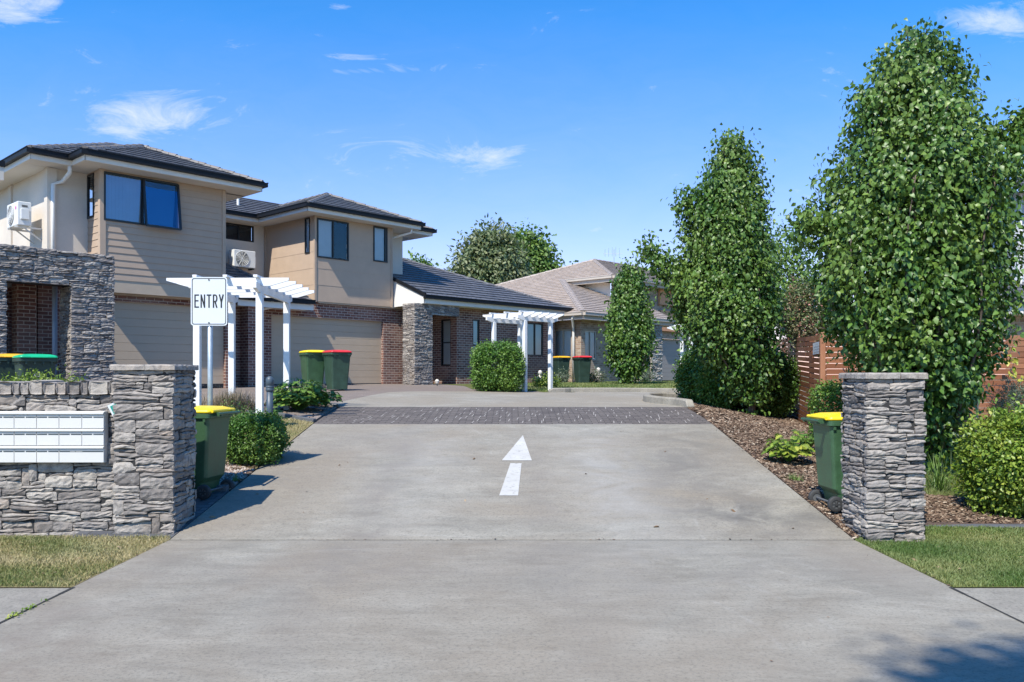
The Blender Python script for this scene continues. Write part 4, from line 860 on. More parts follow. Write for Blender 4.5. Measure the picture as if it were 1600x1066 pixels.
# rendered wall left of the bay and its side
b2 = -.55; A2 = pa(76, b2); 
g = MB(); wall_a(g, b2, A2, A0, 3.2, SOF); wall_b(g, A2, b2, 9, 3.2, SOF); g.build('rendered_wall', 'render_white', h1)
g = MB(); g.ab(A2-.05, A2+.18, b2-.05, b2+.18, 3.2, SOF); g.build('pilaster', 'render_white', h1); g = MB(); pbx = pb(20, A2); g.ab(A2-.05, A2, pbx, pbx+.25, 3.2, SOF); g.build('pilaster', 'render_white', h1)
a_ = pa(83, b2-.08); downpipe(h1, [W(A0-.62, -1.08, SOF+.03), W(A0-.62, -1.08, SOF-.16), W(lerp(a_, A0, .25), b2-.1, SOF-.32), W(a_, b2-.09, SOF-.42), W(a_, b2-.09, 3.6)], .055)
# roof
cA, cB = A0-.6, pa(410, -2.); e0 = -2.0; Hh = (cB-cA)/2; ap = W((cA+cB)/2, e0+Hh, GT+pt*Hh); c1, c2 = W(cA, e0, GT), W(cB, e0, GT); rz = GT+pt*Hh; bk = e0+8
g = MB(); tile_roof(g, [c1, c2, ap]); tile_roof(g, [c1, ap, W((cA+cB)/2, bk, rz), W(cA, bk, GT)]); tile_roof(g, [c2, W(cB, bk, GT), W((cA+cB)/2, bk, rz), ap])
mA = A2-.6; mB = b2-.6; h3 = 3.1; mt = W(mA+h3, mB+h3, GT+pt*h3)
tile_roof(g, [W(mA, mB, GT), W(cA+.05, mB, GT), W(cA+2.0, mB+h3, GT+pt*h3), mt]); tile_roof(g, [W(mA, mB, GT), mt, W(mA+h3, mB+9, GT+pt*h3), W(mA, mB+9, GT)])
rf = g.build('roof', 'dark_tile', h1)
ridges([(c1, ap, .26, .07,), (c2, ap, .26, .07,), (ap, W((cA+cB)/2, bk, rz),), (W(mA, mB, GT), mt, .26, .07,), (mt, W(mA+h3+2, mB+h3, GT+pt*h3),)], 'ridge_tile', rf)
g = MB(); gutter(g, c1, c2, -V); gutter(g, W(cA, mB, GT), W(cA, e0-.115, GT), -U); gutter(g, W(cB, e0-.115, GT), W(cB, e0+5, GT), U); gutter(g, W(mA, mB, GT), W(cA-.11, mB, GT), -V); gutter(g, W(mA, mB+9, GT), W(mA, mB-.115, GT), -U); g.build('gutter', 'gutter_black', h1)
g = MB(); fascia(g, c1, c2, -V); fascia(g, W(cA, mB, GT), W(cA, e0, GT), -U); fascia(g, W(cB, e0, GT), W(cB, e0+5, GT), U); fascia(g, W(mA, mB, GT), W(cA, mB, GT), -V); fascia(g, W(mA, mB+9, GT), W(mA, mB, GT), -U); g.build('fascia', 'trim_white', h1)
g = MB(); g.ab(cA+.03, cB-.03, e0+.03, b1+.4, SOF+.004, SOF+.02); g.ab(A1, cB-.03, b1+.3, 3.0, SOF+.004, SOF+.02); g.ab(cA+.03, A0+.1, b1, b2, SOF+.006, SOF+.022); g.ab(mA+.03, A0+.2, mB+.03, b2+.2, SOF+.008, SOF+.024); g.ab(mA+.03, A2+.1, b2, 8, SOF+.002, SOF+.018); g.build('soffit', 'soffit', h1)
# portal: big stone frame standing in front
pf = -4.45; pR = pa(176.5, pf); oR, oL = pa(113, pf), pa(8.5, pf); pL = oL-.9; pz = zz(399, pR, pf)-.02; oz = zz(447, oR, pf); pd = .7
po = MB(); po.ab(oR+.03, pR-.03, pf+.03, pf+pd-.03, .6, pz-.02); po.ab(pL, oL-.03, pf+.03, pf+pd-.03, .6, pz-.02); po.ab(oL-.03, oR+.03, pf+.03, pf+pd-.03, oz+.03, pz-.02); core = po.build('stone_portal', 'mortar', h1)
g = MB(); stone_face(g, W(oR, pf, .9), U, -V, pR-oR, oz-.9, 190, True, smin=.08, smax=.3, big=1.15); stone_face(g, W(pL, pf, oz), U, -V, pR-pL, pz-oz, 191, True, smin=.1, smax=.34, big=1.25, ragged=.025); stone_face(g, W(pL, pf, .9), U, -V, oL-pL, oz-.9, 192, True, smin=.1, smax=.3)
stone_face(g, W(oR, pf+pd, .9), -V, -U, pd, oz-.9, 193, True, ext=.15); stone_face(g, W(pR, pf, .9), V, U, pd, pz-.9, 194, True, smin=.1, smax=.3)
g.build('stone_facing', 'dark_stone', core)
# porch body behind the portal
g = MB(); bb = -2.6; g.ab(pa(27, bb), pa(57, bb), bb, bb+.4, .7, 3.72); g.ab(pa(59.5, -2.3), pR-.1, -2.3, -2.2, .7, 3.72); g.build('porch_wall', 'red_brick', h1)
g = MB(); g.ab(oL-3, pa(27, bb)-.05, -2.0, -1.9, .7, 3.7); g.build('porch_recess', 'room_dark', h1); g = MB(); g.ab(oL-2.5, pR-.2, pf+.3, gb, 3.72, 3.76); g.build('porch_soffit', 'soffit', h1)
g = MB(); tile_roof(g, [W(oL-2.5, pf+.75, 3.80), W(pR-1.2, pf+.75, 3.80), W(pR-1.2, -.7, 5.0), W(oL-2.5, -.7, 5.0)][:0] or [W(oL-3, -2.2, 3.95), W(pa(60, -2.2), -2.2, 3.95), W(pa(30, -1), -1.0, 4.45), W(oL-3, -1, 4.45)]); g.build('porch_roof', 'dark_tile', h1)
downpipe(h1, [W(pa(85.5, -3.4), -3.4, .8), W(pa(85.5, -3.4), -3.4, 3.75)], .055, 'pipe_blue')
# neighbour roof corner at the very left edge
g = MB(); a_ = pa(8, -3.0)
nb = thing('neighbour_eave', W(a_, -3, 1.4), 'corner of a further house with black gutter at the left edge of the picture', 'house', None, TH)
zq = zz(252, a_, -3.0); g.ab(a_-3, a_, -3, -2.9, zq-.13, zq); g.build('gutter', 'gutter_black', nb); g = MB(); g.ab(a_-3, a_-.02, -2.98, -1.5, zq-.42, zq-.13); g.ab(a_-3, a_-.35, -2.6, -1.6, 1.0, zq-.4); g.build('rendered_wall', 'render_white', nb)
# air conditioners
def aircon(loc, rz, label, logo=False, brackets=False, w=.84, h=.6, d=.32):
    t = thing('air_conditioner', loc, label, 'air conditioner', None, rz); X = Matrix.Translation(Vector(loc)) @ Matrix.Rotation(rz, 4, 'Z')
    def q_(x, y, z): return X @ Vector((x, y, z))
    ux, uy = X.to_3x3() @ Vector((1, 0, 0)), X.to_3x3() @ Vector((0, 1, 0))
    g = MB(); g.hexa(q_(-w/2, -d/2, .05), ux*w, uy*d, (0, 0, h)); g.build('casing', 'ac_white', t, bevel=.02)
    g = MB(); c = q_(-w*.13, -d/2-.006, .05+h*.5); R = h*.42; n = 24
    for rad in (1., .82, .64, .46, .28, .12):
        pts = [c+ux*math.cos(2*math.pi*k/n)*R*rad+Vector((0, 0, 1))*math.sin(2*math.pi*k/n)*R*rad-uy*.008 for k in range(n+1)]; g.tube(pts, .006, 4, cap=False)
    for k in range(12): a = 2*math.pi*k/12; g.tube([c-uy*.008, c+ux*math.cos(a)*R+Vector((0, 0, 1))*math.sin(a)*R-uy*.008], .005, 4)
    g.build('fan_guard', 'ac_white', t); g = MB(); g.face([c+ux*math.cos(2*math.pi*k/n)*R+Vector((0, 0, 1))*math.sin(2*math.pi*k/n)*R for k in range(n)]); g.build('fan_opening', 'ac_dark', t)
    g = MB(); g.hexa(q_(w/2+.002, -d*.3, .2), ux*.05, uy*d*.6, (0, 0, h*.45)); g.build('valve_cover', 'ac_white', t, bevel=.01); g = MB(); g.hexa(q_(w/2+.003, -d*.2, .2+h*.52), ux*.01, uy*d*.4, (0, 0, .05)); g.build('handle', 'ac_dark', t)
    if logo:
        g = MB(); c = q_(w*.34, -d/2-.004, h*.82); g.face([c+ux*math.cos(k*.4)*.045+Vector((0, 0, math.sin(k*.4)*.045)) for k in range(16)]); g.build('logo', 'logo_pink', t)
    g = MB()
    for s_ in (-w*.36, w*.36):
        if brackets: g.hexa(q_(s_, -d/2-.03, .0), ux*.04, uy*(d+.35), (0, 0, .04)); g.hexa(q_(s_, d/2+.28, -.02), ux*.04, uy*.035, (0, 0, .5)); g.bar(q_(s_+.02, 0, .02), q_(s_+.02, d/2+.28, -.3), .03, .03)
        else: g.hexa(q_(s_, -d/2, .0), ux*.06, uy*d, (0, 0, .05))
    g.build('bracket', 'trim_white' if brackets else 'rubber', t); return t
bx_ = pb(38, A2-.45); aircon(W(A2-.42, pb(30, A2-.42), zz(355, A2-.42, bx_)), TH-math.pi/2, 'white air conditioner unit on brackets on the white side wall above the stone portal', True, True)
bq = 2.55; ax_ = pa(379, bq); aircon(W(ax_, bq, zz(421, ax_, bq)), TH, 'white air conditioner unit on the low roof between the two townhouses', w=.80, h=.58)
# ------------------------------------------------------------------ beige house (far)
C3 = Vector((2.87, 33.3, 0)); c3a, c3b = U.dot(C3-O0), V.dot(C3-O0); FB = 1.32
def W3(a, b, z): return W(c3a+a, c3b+b, z)
h3_ = thing('brick_house', W3(.5, .5, FB), 'two-storey beige brick house with brown tiled hip roof beyond the lawn', 'house', None, TH); ez_ = 4.15
def A3(px, b): return pa(px, c3b+b)-c3a
def B3(px, a): return pb(px, c3a+a)-c3b
def z3(py, a, b): return EYE+(HOR-py)*W3(a, b, 0).y/F
o_ = .5
wf = (A3(914, o_), A3(932, o_), z3(562, A3(922, o_), o_), z3(517, A3(922, o_), o_)); wl = (B3(893, o_), B3(866, o_), z3(562, o_, B3(880, o_)), z3(515, o_, B3(880, o_)))
def sh(h, k): return (h[0]+k, h[1]+k, h[2], h[3])
g = MB(); wall_a(g, c3b+o_, c3a+o_, c3a+6.1, .8, ez_-.28, [sh(wf, c3a)], .09); wall_b(g, c3a+o_, c3b+o_, c3b+9, .8, ez_-.28, [sh(wl, c3b)], .09)
wall_a(g, c3b+3.4, c3a+6.6, c3a+16.5, ez_-.6, 6.25, [])
gd0, gd1 = A3(1034.5, 3.4), A3(1034.5, 3.4)+4.9; gz = z3(530, gd0, 3.4); wall_a(g, c3b+3.5, c3a+6.1, c3a+17, .8, ez_-.6, [(c3a+gd0, c3a+gd1, .8, gz)], .1); g.face([W3(6.1, o_, .8), W3(6.1, 3.5, .8), W3(6.1, 3.5, ez_-.28), W3(6.1, o_, ez_-.28)])
g.build('brick_wall', 'beige_brick', h3_)
garage_door(h3_, c3b+3.58, c3a+gd0, c3a+gd1, FB-.02, gz, 'garage_grey')
window(h3_, 'a', c3b+o_, *sh(wf, c3a), (.5, .5), frame='window_beige', blind='slats'); window(h3_, 'b', c3a+o_, *sh(wl, c3b), (.5, .5), frame='window_beige', blind='roller')
g = MB(); g.ab(c3a+gd0-.4, c3a+gd1+1, c3b+3.2, c3b+3.38, gz+.42, gz+1.5); g.build('orange_panel', 'orange_render', h3_)
g = MB(); g.ab(c3a+A3(1030, 3.3), c3a+A3(1030, 3.3)+6, c3b+3.25, c3b+3.38, gz+1.8, 6.22); g.build('orange_panel', 'orange_render', h3_)
P3, Q3 = 6.0, 10.2; pz3 = .375; hzz = ez_+pz3*P3; rz3 = hzz+pz3*(Q3-P3)
g = MB()
tile_roof(g, [W3(0, 0, ez_), W3(P3, P3, hzz), W3(0, P3, ez_)]); tile_roof(g, [W3(0, P3, ez_), W3(P3, P3, hzz), W3(P3, 2.9, hzz), W3(Q3, 7.1, rz3), W3(Q3, 7.3, rz3), W3(0, 17.5, ez_)][:0] or [W3(0, P3, ez_), W3(P3, P3, hzz), W3(Q3, 7.2, rz3), W3(0, 17.5, ez_)])
tile_roof(g, [W3(P3, 2.9, hzz), W3(Q3, 7.2, rz3), W3(P3, P3, hzz)]); tile_roof(g, [W3(P3, 2.9, hzz), W3(19, 2.9, hzz), W3(15, 7.2, rz3), W3(Q3, 7.2, rz3)])
tile_roof(g, [W3(0, 0, ez_), W3(P3-.1, 0, ez_), W3(P3+.6, 3.4, ez_+pz3*3.4), W3(3.4, 3.4, ez_+pz3*3.4)]); tile_roof(g, [W3(3.4, 3.4, ez_+pz3*3.4), W3(P3+.6, 3.4, ez_+pz3*3.4), W3(P3+.6, P3, hzz-.02), W3(P3, P3, hzz)])
tile_roof(g, [W3(P3-.1, 0, ez_), W3(7.0, 0, ez_), W3(8.6, 3.4, ez_+pz3*3.4), W3(P3+.6, 3.4, ez_+pz3*3.4)])
rf = g.build('roof', 'brown_tile', h3_)
ridges([(W3(0, 0, ez_), W3(P3, P3, hzz), .34, .09,), (W3(Q3, 7.2, rz3), W3(15, 7.2, rz3),), (W3(P3, 2.9, hzz), W3(Q3, 7.2, rz3),), (W3(0, 17.5, ez_), W3(Q3, 7.2, rz3),)], 'brown_ridge', rf)
g = MB()
for p, q2, od in ((W3(0, 0, ez_), W3(7.0, 0, ez_), -V), (W3(0, 10, ez_), W3(0, 0, ez_), -U), (W3(P3, P3, hzz), W3(P3, 2.9, hzz), -U), (W3(P3, 2.9, hzz), W3(19, 2.9, hzz), -V)): gutter(g, p, q2, od); fascia(g, p, q2, od, .26)
g.ab(c3a+.03, c3a+7, c3b+.03, c3b+.6, ez_-.28, ez_-.265); g.ab(c3a+.03, c3a+.6, c3b+.5, c3b+9, ez_-.285, ez_-.27); g.ab(c3a+P3+.03, c3a+17, c3b+2.93, c3b+3.5, hzz-.28, hzz-.265); g.build('fascia', 'brown_fascia', h3_)
g = MB(); g.face([W3(P3+.5, 3.4, 5.0), W3(P3+.5, P3+.2, 6.0), W3(P3+.5, P3+.2, hzz), W3(P3+.5, 3.4, hzz)][::-1]); g.ab(c3a+P3+.0, c3a+P3+.5, c3b+2.95, c3b+P3, hzz-.28, hzz-.262); g.build('rendered_gable', 'render_white', h3_)
pz_ = W3(.45, .35, 0); downpipe(h3_, [W3(-.02, .5, ez_-.08), W3(0, .55, ez_-.25), W3(.38, B3(896, .4), ez_-.55), W3(.40, B3(896, .4), ez_-.8), W3(.40, B3(896, .4), FB)], .055)
# pale stone piers of its porch
g = MB()
for px0, px1 in ((1000, 1009), (1018, 1034)):
    a0_, a1_ = A3(px0, .1), A3(px1, .1); g.ab(c3a+a0_+.02, c3a+a1_-.02, c3b+.12, c3b+.5, .9, ez_-.3)
core = g.build('stone_pier', 'mortar', h3_); g = MB()
for i, (px0, px1) in enumerate(((1000, 1009), (1018, 1034))):
    a0_, a1_ = A3(px0, .1), A3(px1, .1); stone_face(g, W3(a0_, .1, 1.1), U, -V, a1_-a0_, ez_-.3-1.1, 300+i, True, big=1.6); stone_face(g, W3(a0_, .5, 1.1), -V, -U, .4, ez_-.3-1.1, 310+i, True, big=1.6); 
g.build('stone_facing', 'pale_stone', core)
an = thing('tv_antenna', W3(11.5, 6.8, rz3-.2), 'thin television antenna on the beige house roof', 'antenna'); bs = W3(11.5, 6.8, rz3-.3); g = MB(); g.tube([bs, bs+Vector((0, 0, 1.0))], .02, 6); g.build('mast', 'galvanised', an); g = MB()
for s_ in (-.5, -.3, -.1, .1, .3): g.tube([bs+Vector((s_, 0, .5+.1)), bs+Vector((s_, 0, 1.15-.3*abs(s_)))], .012, 5)
g.tube([bs+Vector((-.6, 0, .75)), bs+Vector((.5, 0, .75))], .012, 5); g.build('antenna_rods', 'galvanised', an)
# ------------------------------------------------------------------ right neighbour house
rh = thing('neighbour_house', (13.6, 22, .9), 'grey blue rendered house with dark roof behind the right timber fence', 'house')
g = MB(); yb = 22; x0 = (1583-800)/F*22; g.box(x0, x0+7, yb, yb+6, 3.6, EYE+(586-300)*yb/F); g.build('rendered_wall', 'blue_render', rh); g = MB(); g.box((1592-800)/F*yb, (1595-800)/F*yb, yb-.06, yb-.002, 3.6, 6.6); g.build('corner_trim', 'trim_white', rh)
yc = 20; xe = (1568-800)/F*yc; ze = EYE+(586-468)*yc/F
g = MB(); tile_roof(g, [(xe, yc, ze), (xe+9, yc, ze), (xe+9, yc+2, ze+.62), (xe+.6, yc+2, ze+.62)]); g.build('roof', 'dark_tile', rh); g = MB(); g.box(xe, xe+9, yc-.11, yc, ze-.13, ze); g.build('gutter', 'gutter_black', rh); g = MB(); g.box(xe+.05, xe+9, yc, yc+.03, ze-.34, ze-.1); g.box(xe+.05, xe+9, yc+.03, yc+.6, ze-.36, ze-.34); g.build('fascia', 'trim_white', rh)
g = MB(); g.face([((1571-800)/F*20.5, 20.5, .8), (xe+9, 20.5, .8), (xe+9, 20.5, ze-.34), ((1571-800)/F*20.5, 20.5, ze-.34)]); g.build('brick_wall', 'beige_brick', rh)
g = MB(); tile_roof(g, [(x0-.6, yb-.6, 6.5), (x0+8, yb-.6, 6.5), (x0+8, yb+3, 8), (x0+3, yb+3, 8)]); tile_roof(g, [(x0-.6, yb-.6, 6.5), (x0+3, yb+3, 8), (x0-.6, yb+7, 6.5)]); g.build('upper_roof', 'dark_tile', rh)
# ------------------------------------------------------------------ pergolas
def pergola(P0, ex, ey, w, d, zb, ztop, label, nr=5, over=.5, first=None):
    """timber pergola: four posts, two beams, rafters. P0 near-left post centre"""
    P0, ex, ey = Vector(P0), Vector(ex).normalized(), Vector(ey).normalized()
    t = thing('pergola', (P0.x, P0.y, zb), label, 'pergola', 'white garden pergolas')
    for i, j in ((0, 0), (1, 0), (0, 1), (1, 1)):
        c = P0+ex*w*i+ey*d*j; g = MB(); z0 = zb-.25; g.hexa(Vector((c.x, c.y, z0))-ex*.055-ey*.055, ex*.11, ey*.11, (0, 0, ztop-z0)); g.build('post', 'white_timber', t, bevel=.006)
    for i in (0, 1):
        c = P0+ex*(w*i); g = MB(); a, b = c-ey*.32, c+ey*(d+.32); hh = .15; th = .05
        for s_ in (-.058, .008):
            pass
        o2 = ex*(-.03)
        pr = [(a+o2, ztop+.055), (a+ey*.22+o2, ztop-.0), (b-ey*.22+o2, ztop-.0), (b+o2, ztop+.055), (b+o2, ztop+hh), (a+o2, ztop+hh)]
        vs = [Vector((p.x, p.y, z)) for p, z in pr]; vs += [v+ex*.06 for v in vs]; g.mesh(vs, [(5, 4, 3, 2, 1, 0), (6, 7, 8, 9, 10, 11)]+[(k, (k+1) % 6, (k+1) % 6+6, k+6) for k in range(6)]); g.build('beam', 'white_timber', t)
    for r in range(nr):
        c = P0+ey*(lerp(-.06, d+.10, r/(nr-1))); a, b = c-ex*over, c+ex*(w+over); z0 = ztop+.11; hh = .135; g = MB()
        pr = [(a, z0+.09), (a+ex*.32, z0), (b-ex*.32, z0), (b, z0+.09), (b, z0+hh), (a, z0+hh)]
        vs = [Vector((p.x, p.y, z)) for p, z in pr]; vs += [v+ey*.045 for v in vs]; g.mesh(vs, [(0, 1, 2, 3, 4, 5), (11, 10, 9, 8, 7, 6)]+[(k+6, (k+1) % 6+6, (k+1) % 6, k) for k in range(6)]); g.build('rafter', 'white_timber', t)
    for s_ in (.02, .5, .98):
        g = MB(); c = P0+ex*(w*s_); g.hexa(Vector((c.x, c.y, ztop+.247))-ex*.035-ey*.2, ex*.07, ey*(d+.5), (0, 0, .035)); g.build('batten', 'white_timber', t)
    return t
pergola((-5.26, 13.8, 0), (1, -.02, 0), (-.035, 1, 0), 1.05, 1.9, .92, 2.99, 'white timber pergola over the path behind the entry sign')
pergola((.372-.732*1.25, 24+.681*1.25, 0), (-V.x, -V.y, 0), (U.x, U.y, 0), 1.25, 1.15, 1.14, 3.2, 'white timber pergola beside the clipped hedge and brick wing', over=.42, nr=5)
pergola((6.1, 28.2, 0), (1, 0, 0), (0, 1, 0), 1.1, 1.5, 1.2, 3.1, 'far white pergola, mostly hidden behind the middle pear tree')
# ------------------------------------------------------------------ entry sign
sy = 10.2; sx = (326.5-800)/F*sy
sg_ = thing('entry_sign', (sx, sy, .28), 'white ENTRY sign with black border on a galvanised pole', 'sign'); g = MB(); g.tube([(sx, sy+.04, .1), (sx, sy+.04, 2.80)], .031, 14); g.build('pole', 'galvanised', sg_, smooth=True)
zc_ = EYE+(586-471)*sy/F; hw, hh = .225, .30
def rrect(w, h, r, n=6):
    out = []
    for cx, cy, a0 in ((w-r, h-r, 0), (-w+r, h-r, 90), (-w+r, -h+r, 180), (w-r, -h+r, 270)):
        for k in range(n+1): t = math.radians(a0+90*k/n); out.append((cx+r*math.cos(t), cy+r*math.sin(t)))
    return out
def plate(g, cx, cz, y, w, h, r, th):
    p = rrect(w, h, r); n = len(p); vs = [(cx+a, y, cz+b) for a, b in p]+[(cx+a, y+th, cz+b) for a, b in p]; g.mesh(vs, [tuple(range(n)), tuple(range(2*n-1, n-1, -1))]+[(k, k+n, (k+1) % n+n, (k+1) % n) for k in range(n)])
g = MB(); plate(g, sx, zc_, sy, hw, hh, .035, .004); pl = g.build('plate', 'sign_white', sg_)
g = MB(); p1, p2 = rrect(hw-.014, hh-.014, .028), rrect(hw-.023, hh-.023, .021); n = len(p1)
for k in range(n): a, b, c, d = p1[k], p1[(k+1) % n], p2[(k+1) % n], p2[k]; g.face([(sx+q_[0], sy-.0015, zc_+q_[1]) for q_ in (a, b, c, d)])
g.build('border', 'sign_black', pl)
def strokes(g, txt, cx, cz, y, H, wd, gap, th):
    n = len(txt); x = cx-(n*wd+(n-1)*gap)/2; yo = 0
    def seg(p, q2):
        nonlocal yo
        p, q2 = Vector((p[0], 0, p[1])), Vector((q2[0], 0, q2[1])); d = (q2-p).normalized(); s = Vector((-d.z, 0, d.x))*th/2; o = Vector((x, y-.0015-yo, cz-H/2)); yo += .00012
        pts = [o+p-s, o+q2-s, o+q2+s, o+p+s]
        if (pts[1]-pts[0]).cross(pts[2]-pts[0]).y > 0: pts = pts[::-1]
        g.face(pts)
    for ch in txt:
        w = wd-th; h = H; t2 = th/2; A = t2; Z = t2+w
        def arc(cx_, cz_, rx, rz_, a0, a1, k=7):
            pp = [(cx_+rx*math.cos(math.radians(lerp(a0, a1, i/k))), cz_+rz_*math.sin(math.radians(lerp(a0, a1, i/k)))) for i in range(k+1)]
            for i in range(k): seg(pp[i], pp[i+1])
        if ch == 'E': seg((A, 0), (A, h)); seg((t2, t2), (wd, t2)); seg((t2, h-t2), (wd, h-t2)); seg((t2, h*.52), (wd*.88, h*.52))
        elif ch == 'N': seg((A, 0), (A, h)); seg((Z, 0), (Z, h)); seg((A, h-t2*.6), (Z, t2*.6))
        elif ch == 'T': seg((0, h-t2), (wd, h-t2)); seg((wd/2, 0), (wd/2, h))
        elif ch == 'R': seg((A, 0), (A, h)); seg((A, h-t2), (wd*.5, h-t2)); seg((A, h*.46), (wd*.5, h*.46)); arc(wd*.5, h*.71+.0, Z-wd*.5, h*.27-t2+.006, 90, -90); seg((wd*.48, h*.47), (Z, 0))
        elif ch == 'Y': seg((A*.6, h), (wd/2, h*.42)); seg((wd-A*.6, h), (wd/2, h*.42)); seg((wd/2, 0), (wd/2, h*.45))
        x += wd+gap
g = MB(); strokes(g, 'ENTRY', sx+.001, zc_+.003, sy, .165, .058, .018, .0165); g.build('lettering', 'sign_black', pl)
g = MB()
for dz in (.265, -.265): g.tube([(sx, sy-.006, zc_+dz), (sx, sy+.01, zc_+dz)], .010, 10)
g.build('bolt', 'hub_grey', pl)
# small white notice on fence
# ------------------------------------------------------------------ wheelie bins
def wheelie_bin(loc, rz, label, body, lid, mark=False):
    t = thing('wheelie_bin', (0, 0, 0), label, 'wheelie bin', 'wheelie bins put out beside the driveways')
    def ring(w, y0, y1, z, r=.045, n=4):
        out = []
        for cx, cy, a0 in ((w-r, y1-r, 0), (-w+r, y1-r, 90), (-w+r, y0+r, 180), (w-r, y0+r, 270)):
            for k in range(n+1): q_ = math.radians(a0+90*k/n); out.append((cx+r*math.cos(q_), cy+r*math.sin(q_), z))
        return out
    def loft(g, rings, cap=True):
        n = len(rings[0]); vs = [p for r in rings for p in r]; fs = [(i*n+k, i*n+(k+1) % n, (i+1)*n+(k+1) % n, (i+1)*n+k) for i in range(len(rings)-1) for k in range(n)]
        if cap: fs.append(tuple(range(n))[::-1]); fs.append(tuple((len(rings)-1)*n+k for k in range(n)))
        g.mesh(vs, fs)
    g = MB(); loft(g, [ring(.215, -.25, .17, .03), ring(.222, -.262, .20, .18), ring(.225, -.265, .255, .24), ring(.262, -.335, .30, .90), ring(.266, -.34, .305, .95)]); bd = g.build('body', body, t, smooth=True)
    bd.data.polygons.foreach_set('use_smooth', [False]*len(bd.data.polygons)); md = bd.modifiers.new('b', 'BEVEL'); md.width = .006; md.segments = 2; md.limit_method = 'ANGLE'
    g = MB(); loft(g, [ring(.27, -.345, .31, .925), ring(.292, -.37, .325, .935), ring(.292, -.37, .325, .985), ring(.28, -.36, .315, .99)])
    for k in range(5): yk = -.29+k*.135; [g.box(sx_-.008, sx_+.008, yk, yk+.028, .89, .935) for sx_ in (-.276, .276)]
    for k in range(4): xk = -.2+k*.125; g.box(xk, xk+.028, -.362, -.346, .89, .935)
    g.build('rim', body, t)
    g = MB(); loft(g, [ring(.288, -.385, .335, .992, .05), ring(.292, -.39, .34, 1.01, .05), ring(.272, -.365, .325, 1.035, .05), ring(.20, -.28, .25, 1.058, .05), ring(.10, -.15, .12, 1.066, .04)]); l_ = g.build('lid', lid, t, smooth=True)
    g = MB(); g.box(-.12, .12, -.425, -.375, .995, 1.012); g.build('lid_grip', lid, l_, bevel=.006)
    g = MB(); g.box(-.19, -.155, .32, .43, .955, 1.0); g.box(.155, .19, .32, .43, .955, 1.0); g.tube([(-.24, .42, .985), (.24, .42, .985)], .017, 8); g.build('handle', body, t)
    g = MB(); g.tube([(-.25, .345, 1.015), (.25, .345, 1.015)], .02, 8); g.build('lid_hinge', lid, l_)
    for s_ in (-1, 1):
        g = MB(); xo = s_*.262
        for (x0_, x1_, r_o) in ((xo-.024, xo+.024, .1),): 
            n = 22; prof = [(x0_, .045), (x0_, .076), (x0_+.008, .086), (x1_-.008, .086), (x1_, .076), (x1_, .045)]
            vs = [(px_, .25+rad*math.cos(2*math.pi*k/n), .086+rad*math.sin(2*math.pi*k/n)) for px_, rad in prof for k in range(n)]; g.mesh(vs, [(i*n+k, i*n+(k+1) % n, (i+1)*n+(k+1) % n, (i+1)*n+k) for i in range(5) for k in range(n)])
        w_ = g.build('wheel', 'rubber', t, smooth=True); g = MB(); g.tube([(xo-.018, .25, .086), (xo+.018, .25, .086)], .052, 18); g.build('hub', 'hub_grey', w_)
        g = MB()
        for k in range(6): a = k*math.pi/3; g.bar((xo+s_*.019, .25+.015*math.cos(a), .086+.015*math.sin(a)), (xo+s_*.019, .25+.046*math.cos(a), .086+.046*math.sin(a)), .012, .006, up=(1, 0, 0))
        g.tube([(xo+s_*.015, .25, .086), (xo+s_*.03, .25, .086)], .015, 10); g.build('hub_cap', 'rubber', w_)
    g = MB(); g.tube([(-.24, .25, .086), (.24, .25, .086)], .013, 8); g.build('axle', 'hub_grey', t)
    if mark:
        g = MB()
        yk = -.318
        for x0_, x1_, z0_, z1_ in ((-.06, -.052, .70, .74), (-.068, -.044, .737, .742), (-.068, -.044, .70, .705), (-.03, -.024, .705, .73), (-.012, -.006, .705, .73), (-.03, -.006, .726, .731), (-.03, -.006, .704, .709), (.012, .019, .70, .742)): g.box(x0_, x1_, yk, -.29, z0_, z1_)
        g.bar((.019, yk+.01, .72), (.038, yk+.01, .741), .02, .006, up=(0, 1, 0)); g.bar((.019, yk+.01, .722), (.038, yk+.01, .701), .02, .006, up=(0, 1, 0)); g.box(-.05, .02, yk, -.29, .68, .686)
        g.build('number_marking', 'trim_white', t)
    t.location = loc; t.rotation_euler = (0, 0, rz); return t
R_d = math.radians
lx, ly = -3.74, 9.78; wheelie_bin((lx, ly, Zt(-3.4, ly)-.03), R_d(-100), 'green bin with yellow lid just behind the left stone pillar', 'bin_green', 'lid_yellow')
rx, ry = 3.74, 9.2; wheelie_bin((rx, ry, Zt(rx, ry)-.005), R_d(92), 'green bin with yellow lid tucked behind the right stone pillar', 'bin_green', 'lid_yellow')
wheelie_bin((-5.36, 22.2, Zt(-5.36, 22.2)), R_d(30), 'green bin with yellow lid in front of the middle garage, left of the red-lidded one', 'bin_green', 'lid_yellow')
wheelie_bin((-4.62, 21.75, Zt(-4.62, 21.75)), R_d(33), 'green bin with red lid in front of the middle garage door', 'bin_deep_green', 'lid_red')
wheelie_bin((-8.15, 14.1, Zt(-8.15, 14.1)), R_d(40), 'dark green bin with bright green lid behind the stone wall by the portal', 'bin_dark', 'lid_green', True)
wheelie_bin((-8.95, 14.75, Zt(-8.9, 14.7)), R_d(35), 'dark green bin with orange yellow lid behind the green-lidded bin', 'bin_dark', 'lid_orange')
wheelie_bin((1.95, 33.0, Zt(1.95, 33.0)), R_d(20), 'dark bin with orange yellow lid against the beige house window', 'bin_dark', 'lid_orange')
wheelie_bin((2.68, 31.6, Zt(2.68, 31.6)), R_d(15), 'dark green bin with red lid at the corner of the beige house', 'bin_dark', 'lid_red')
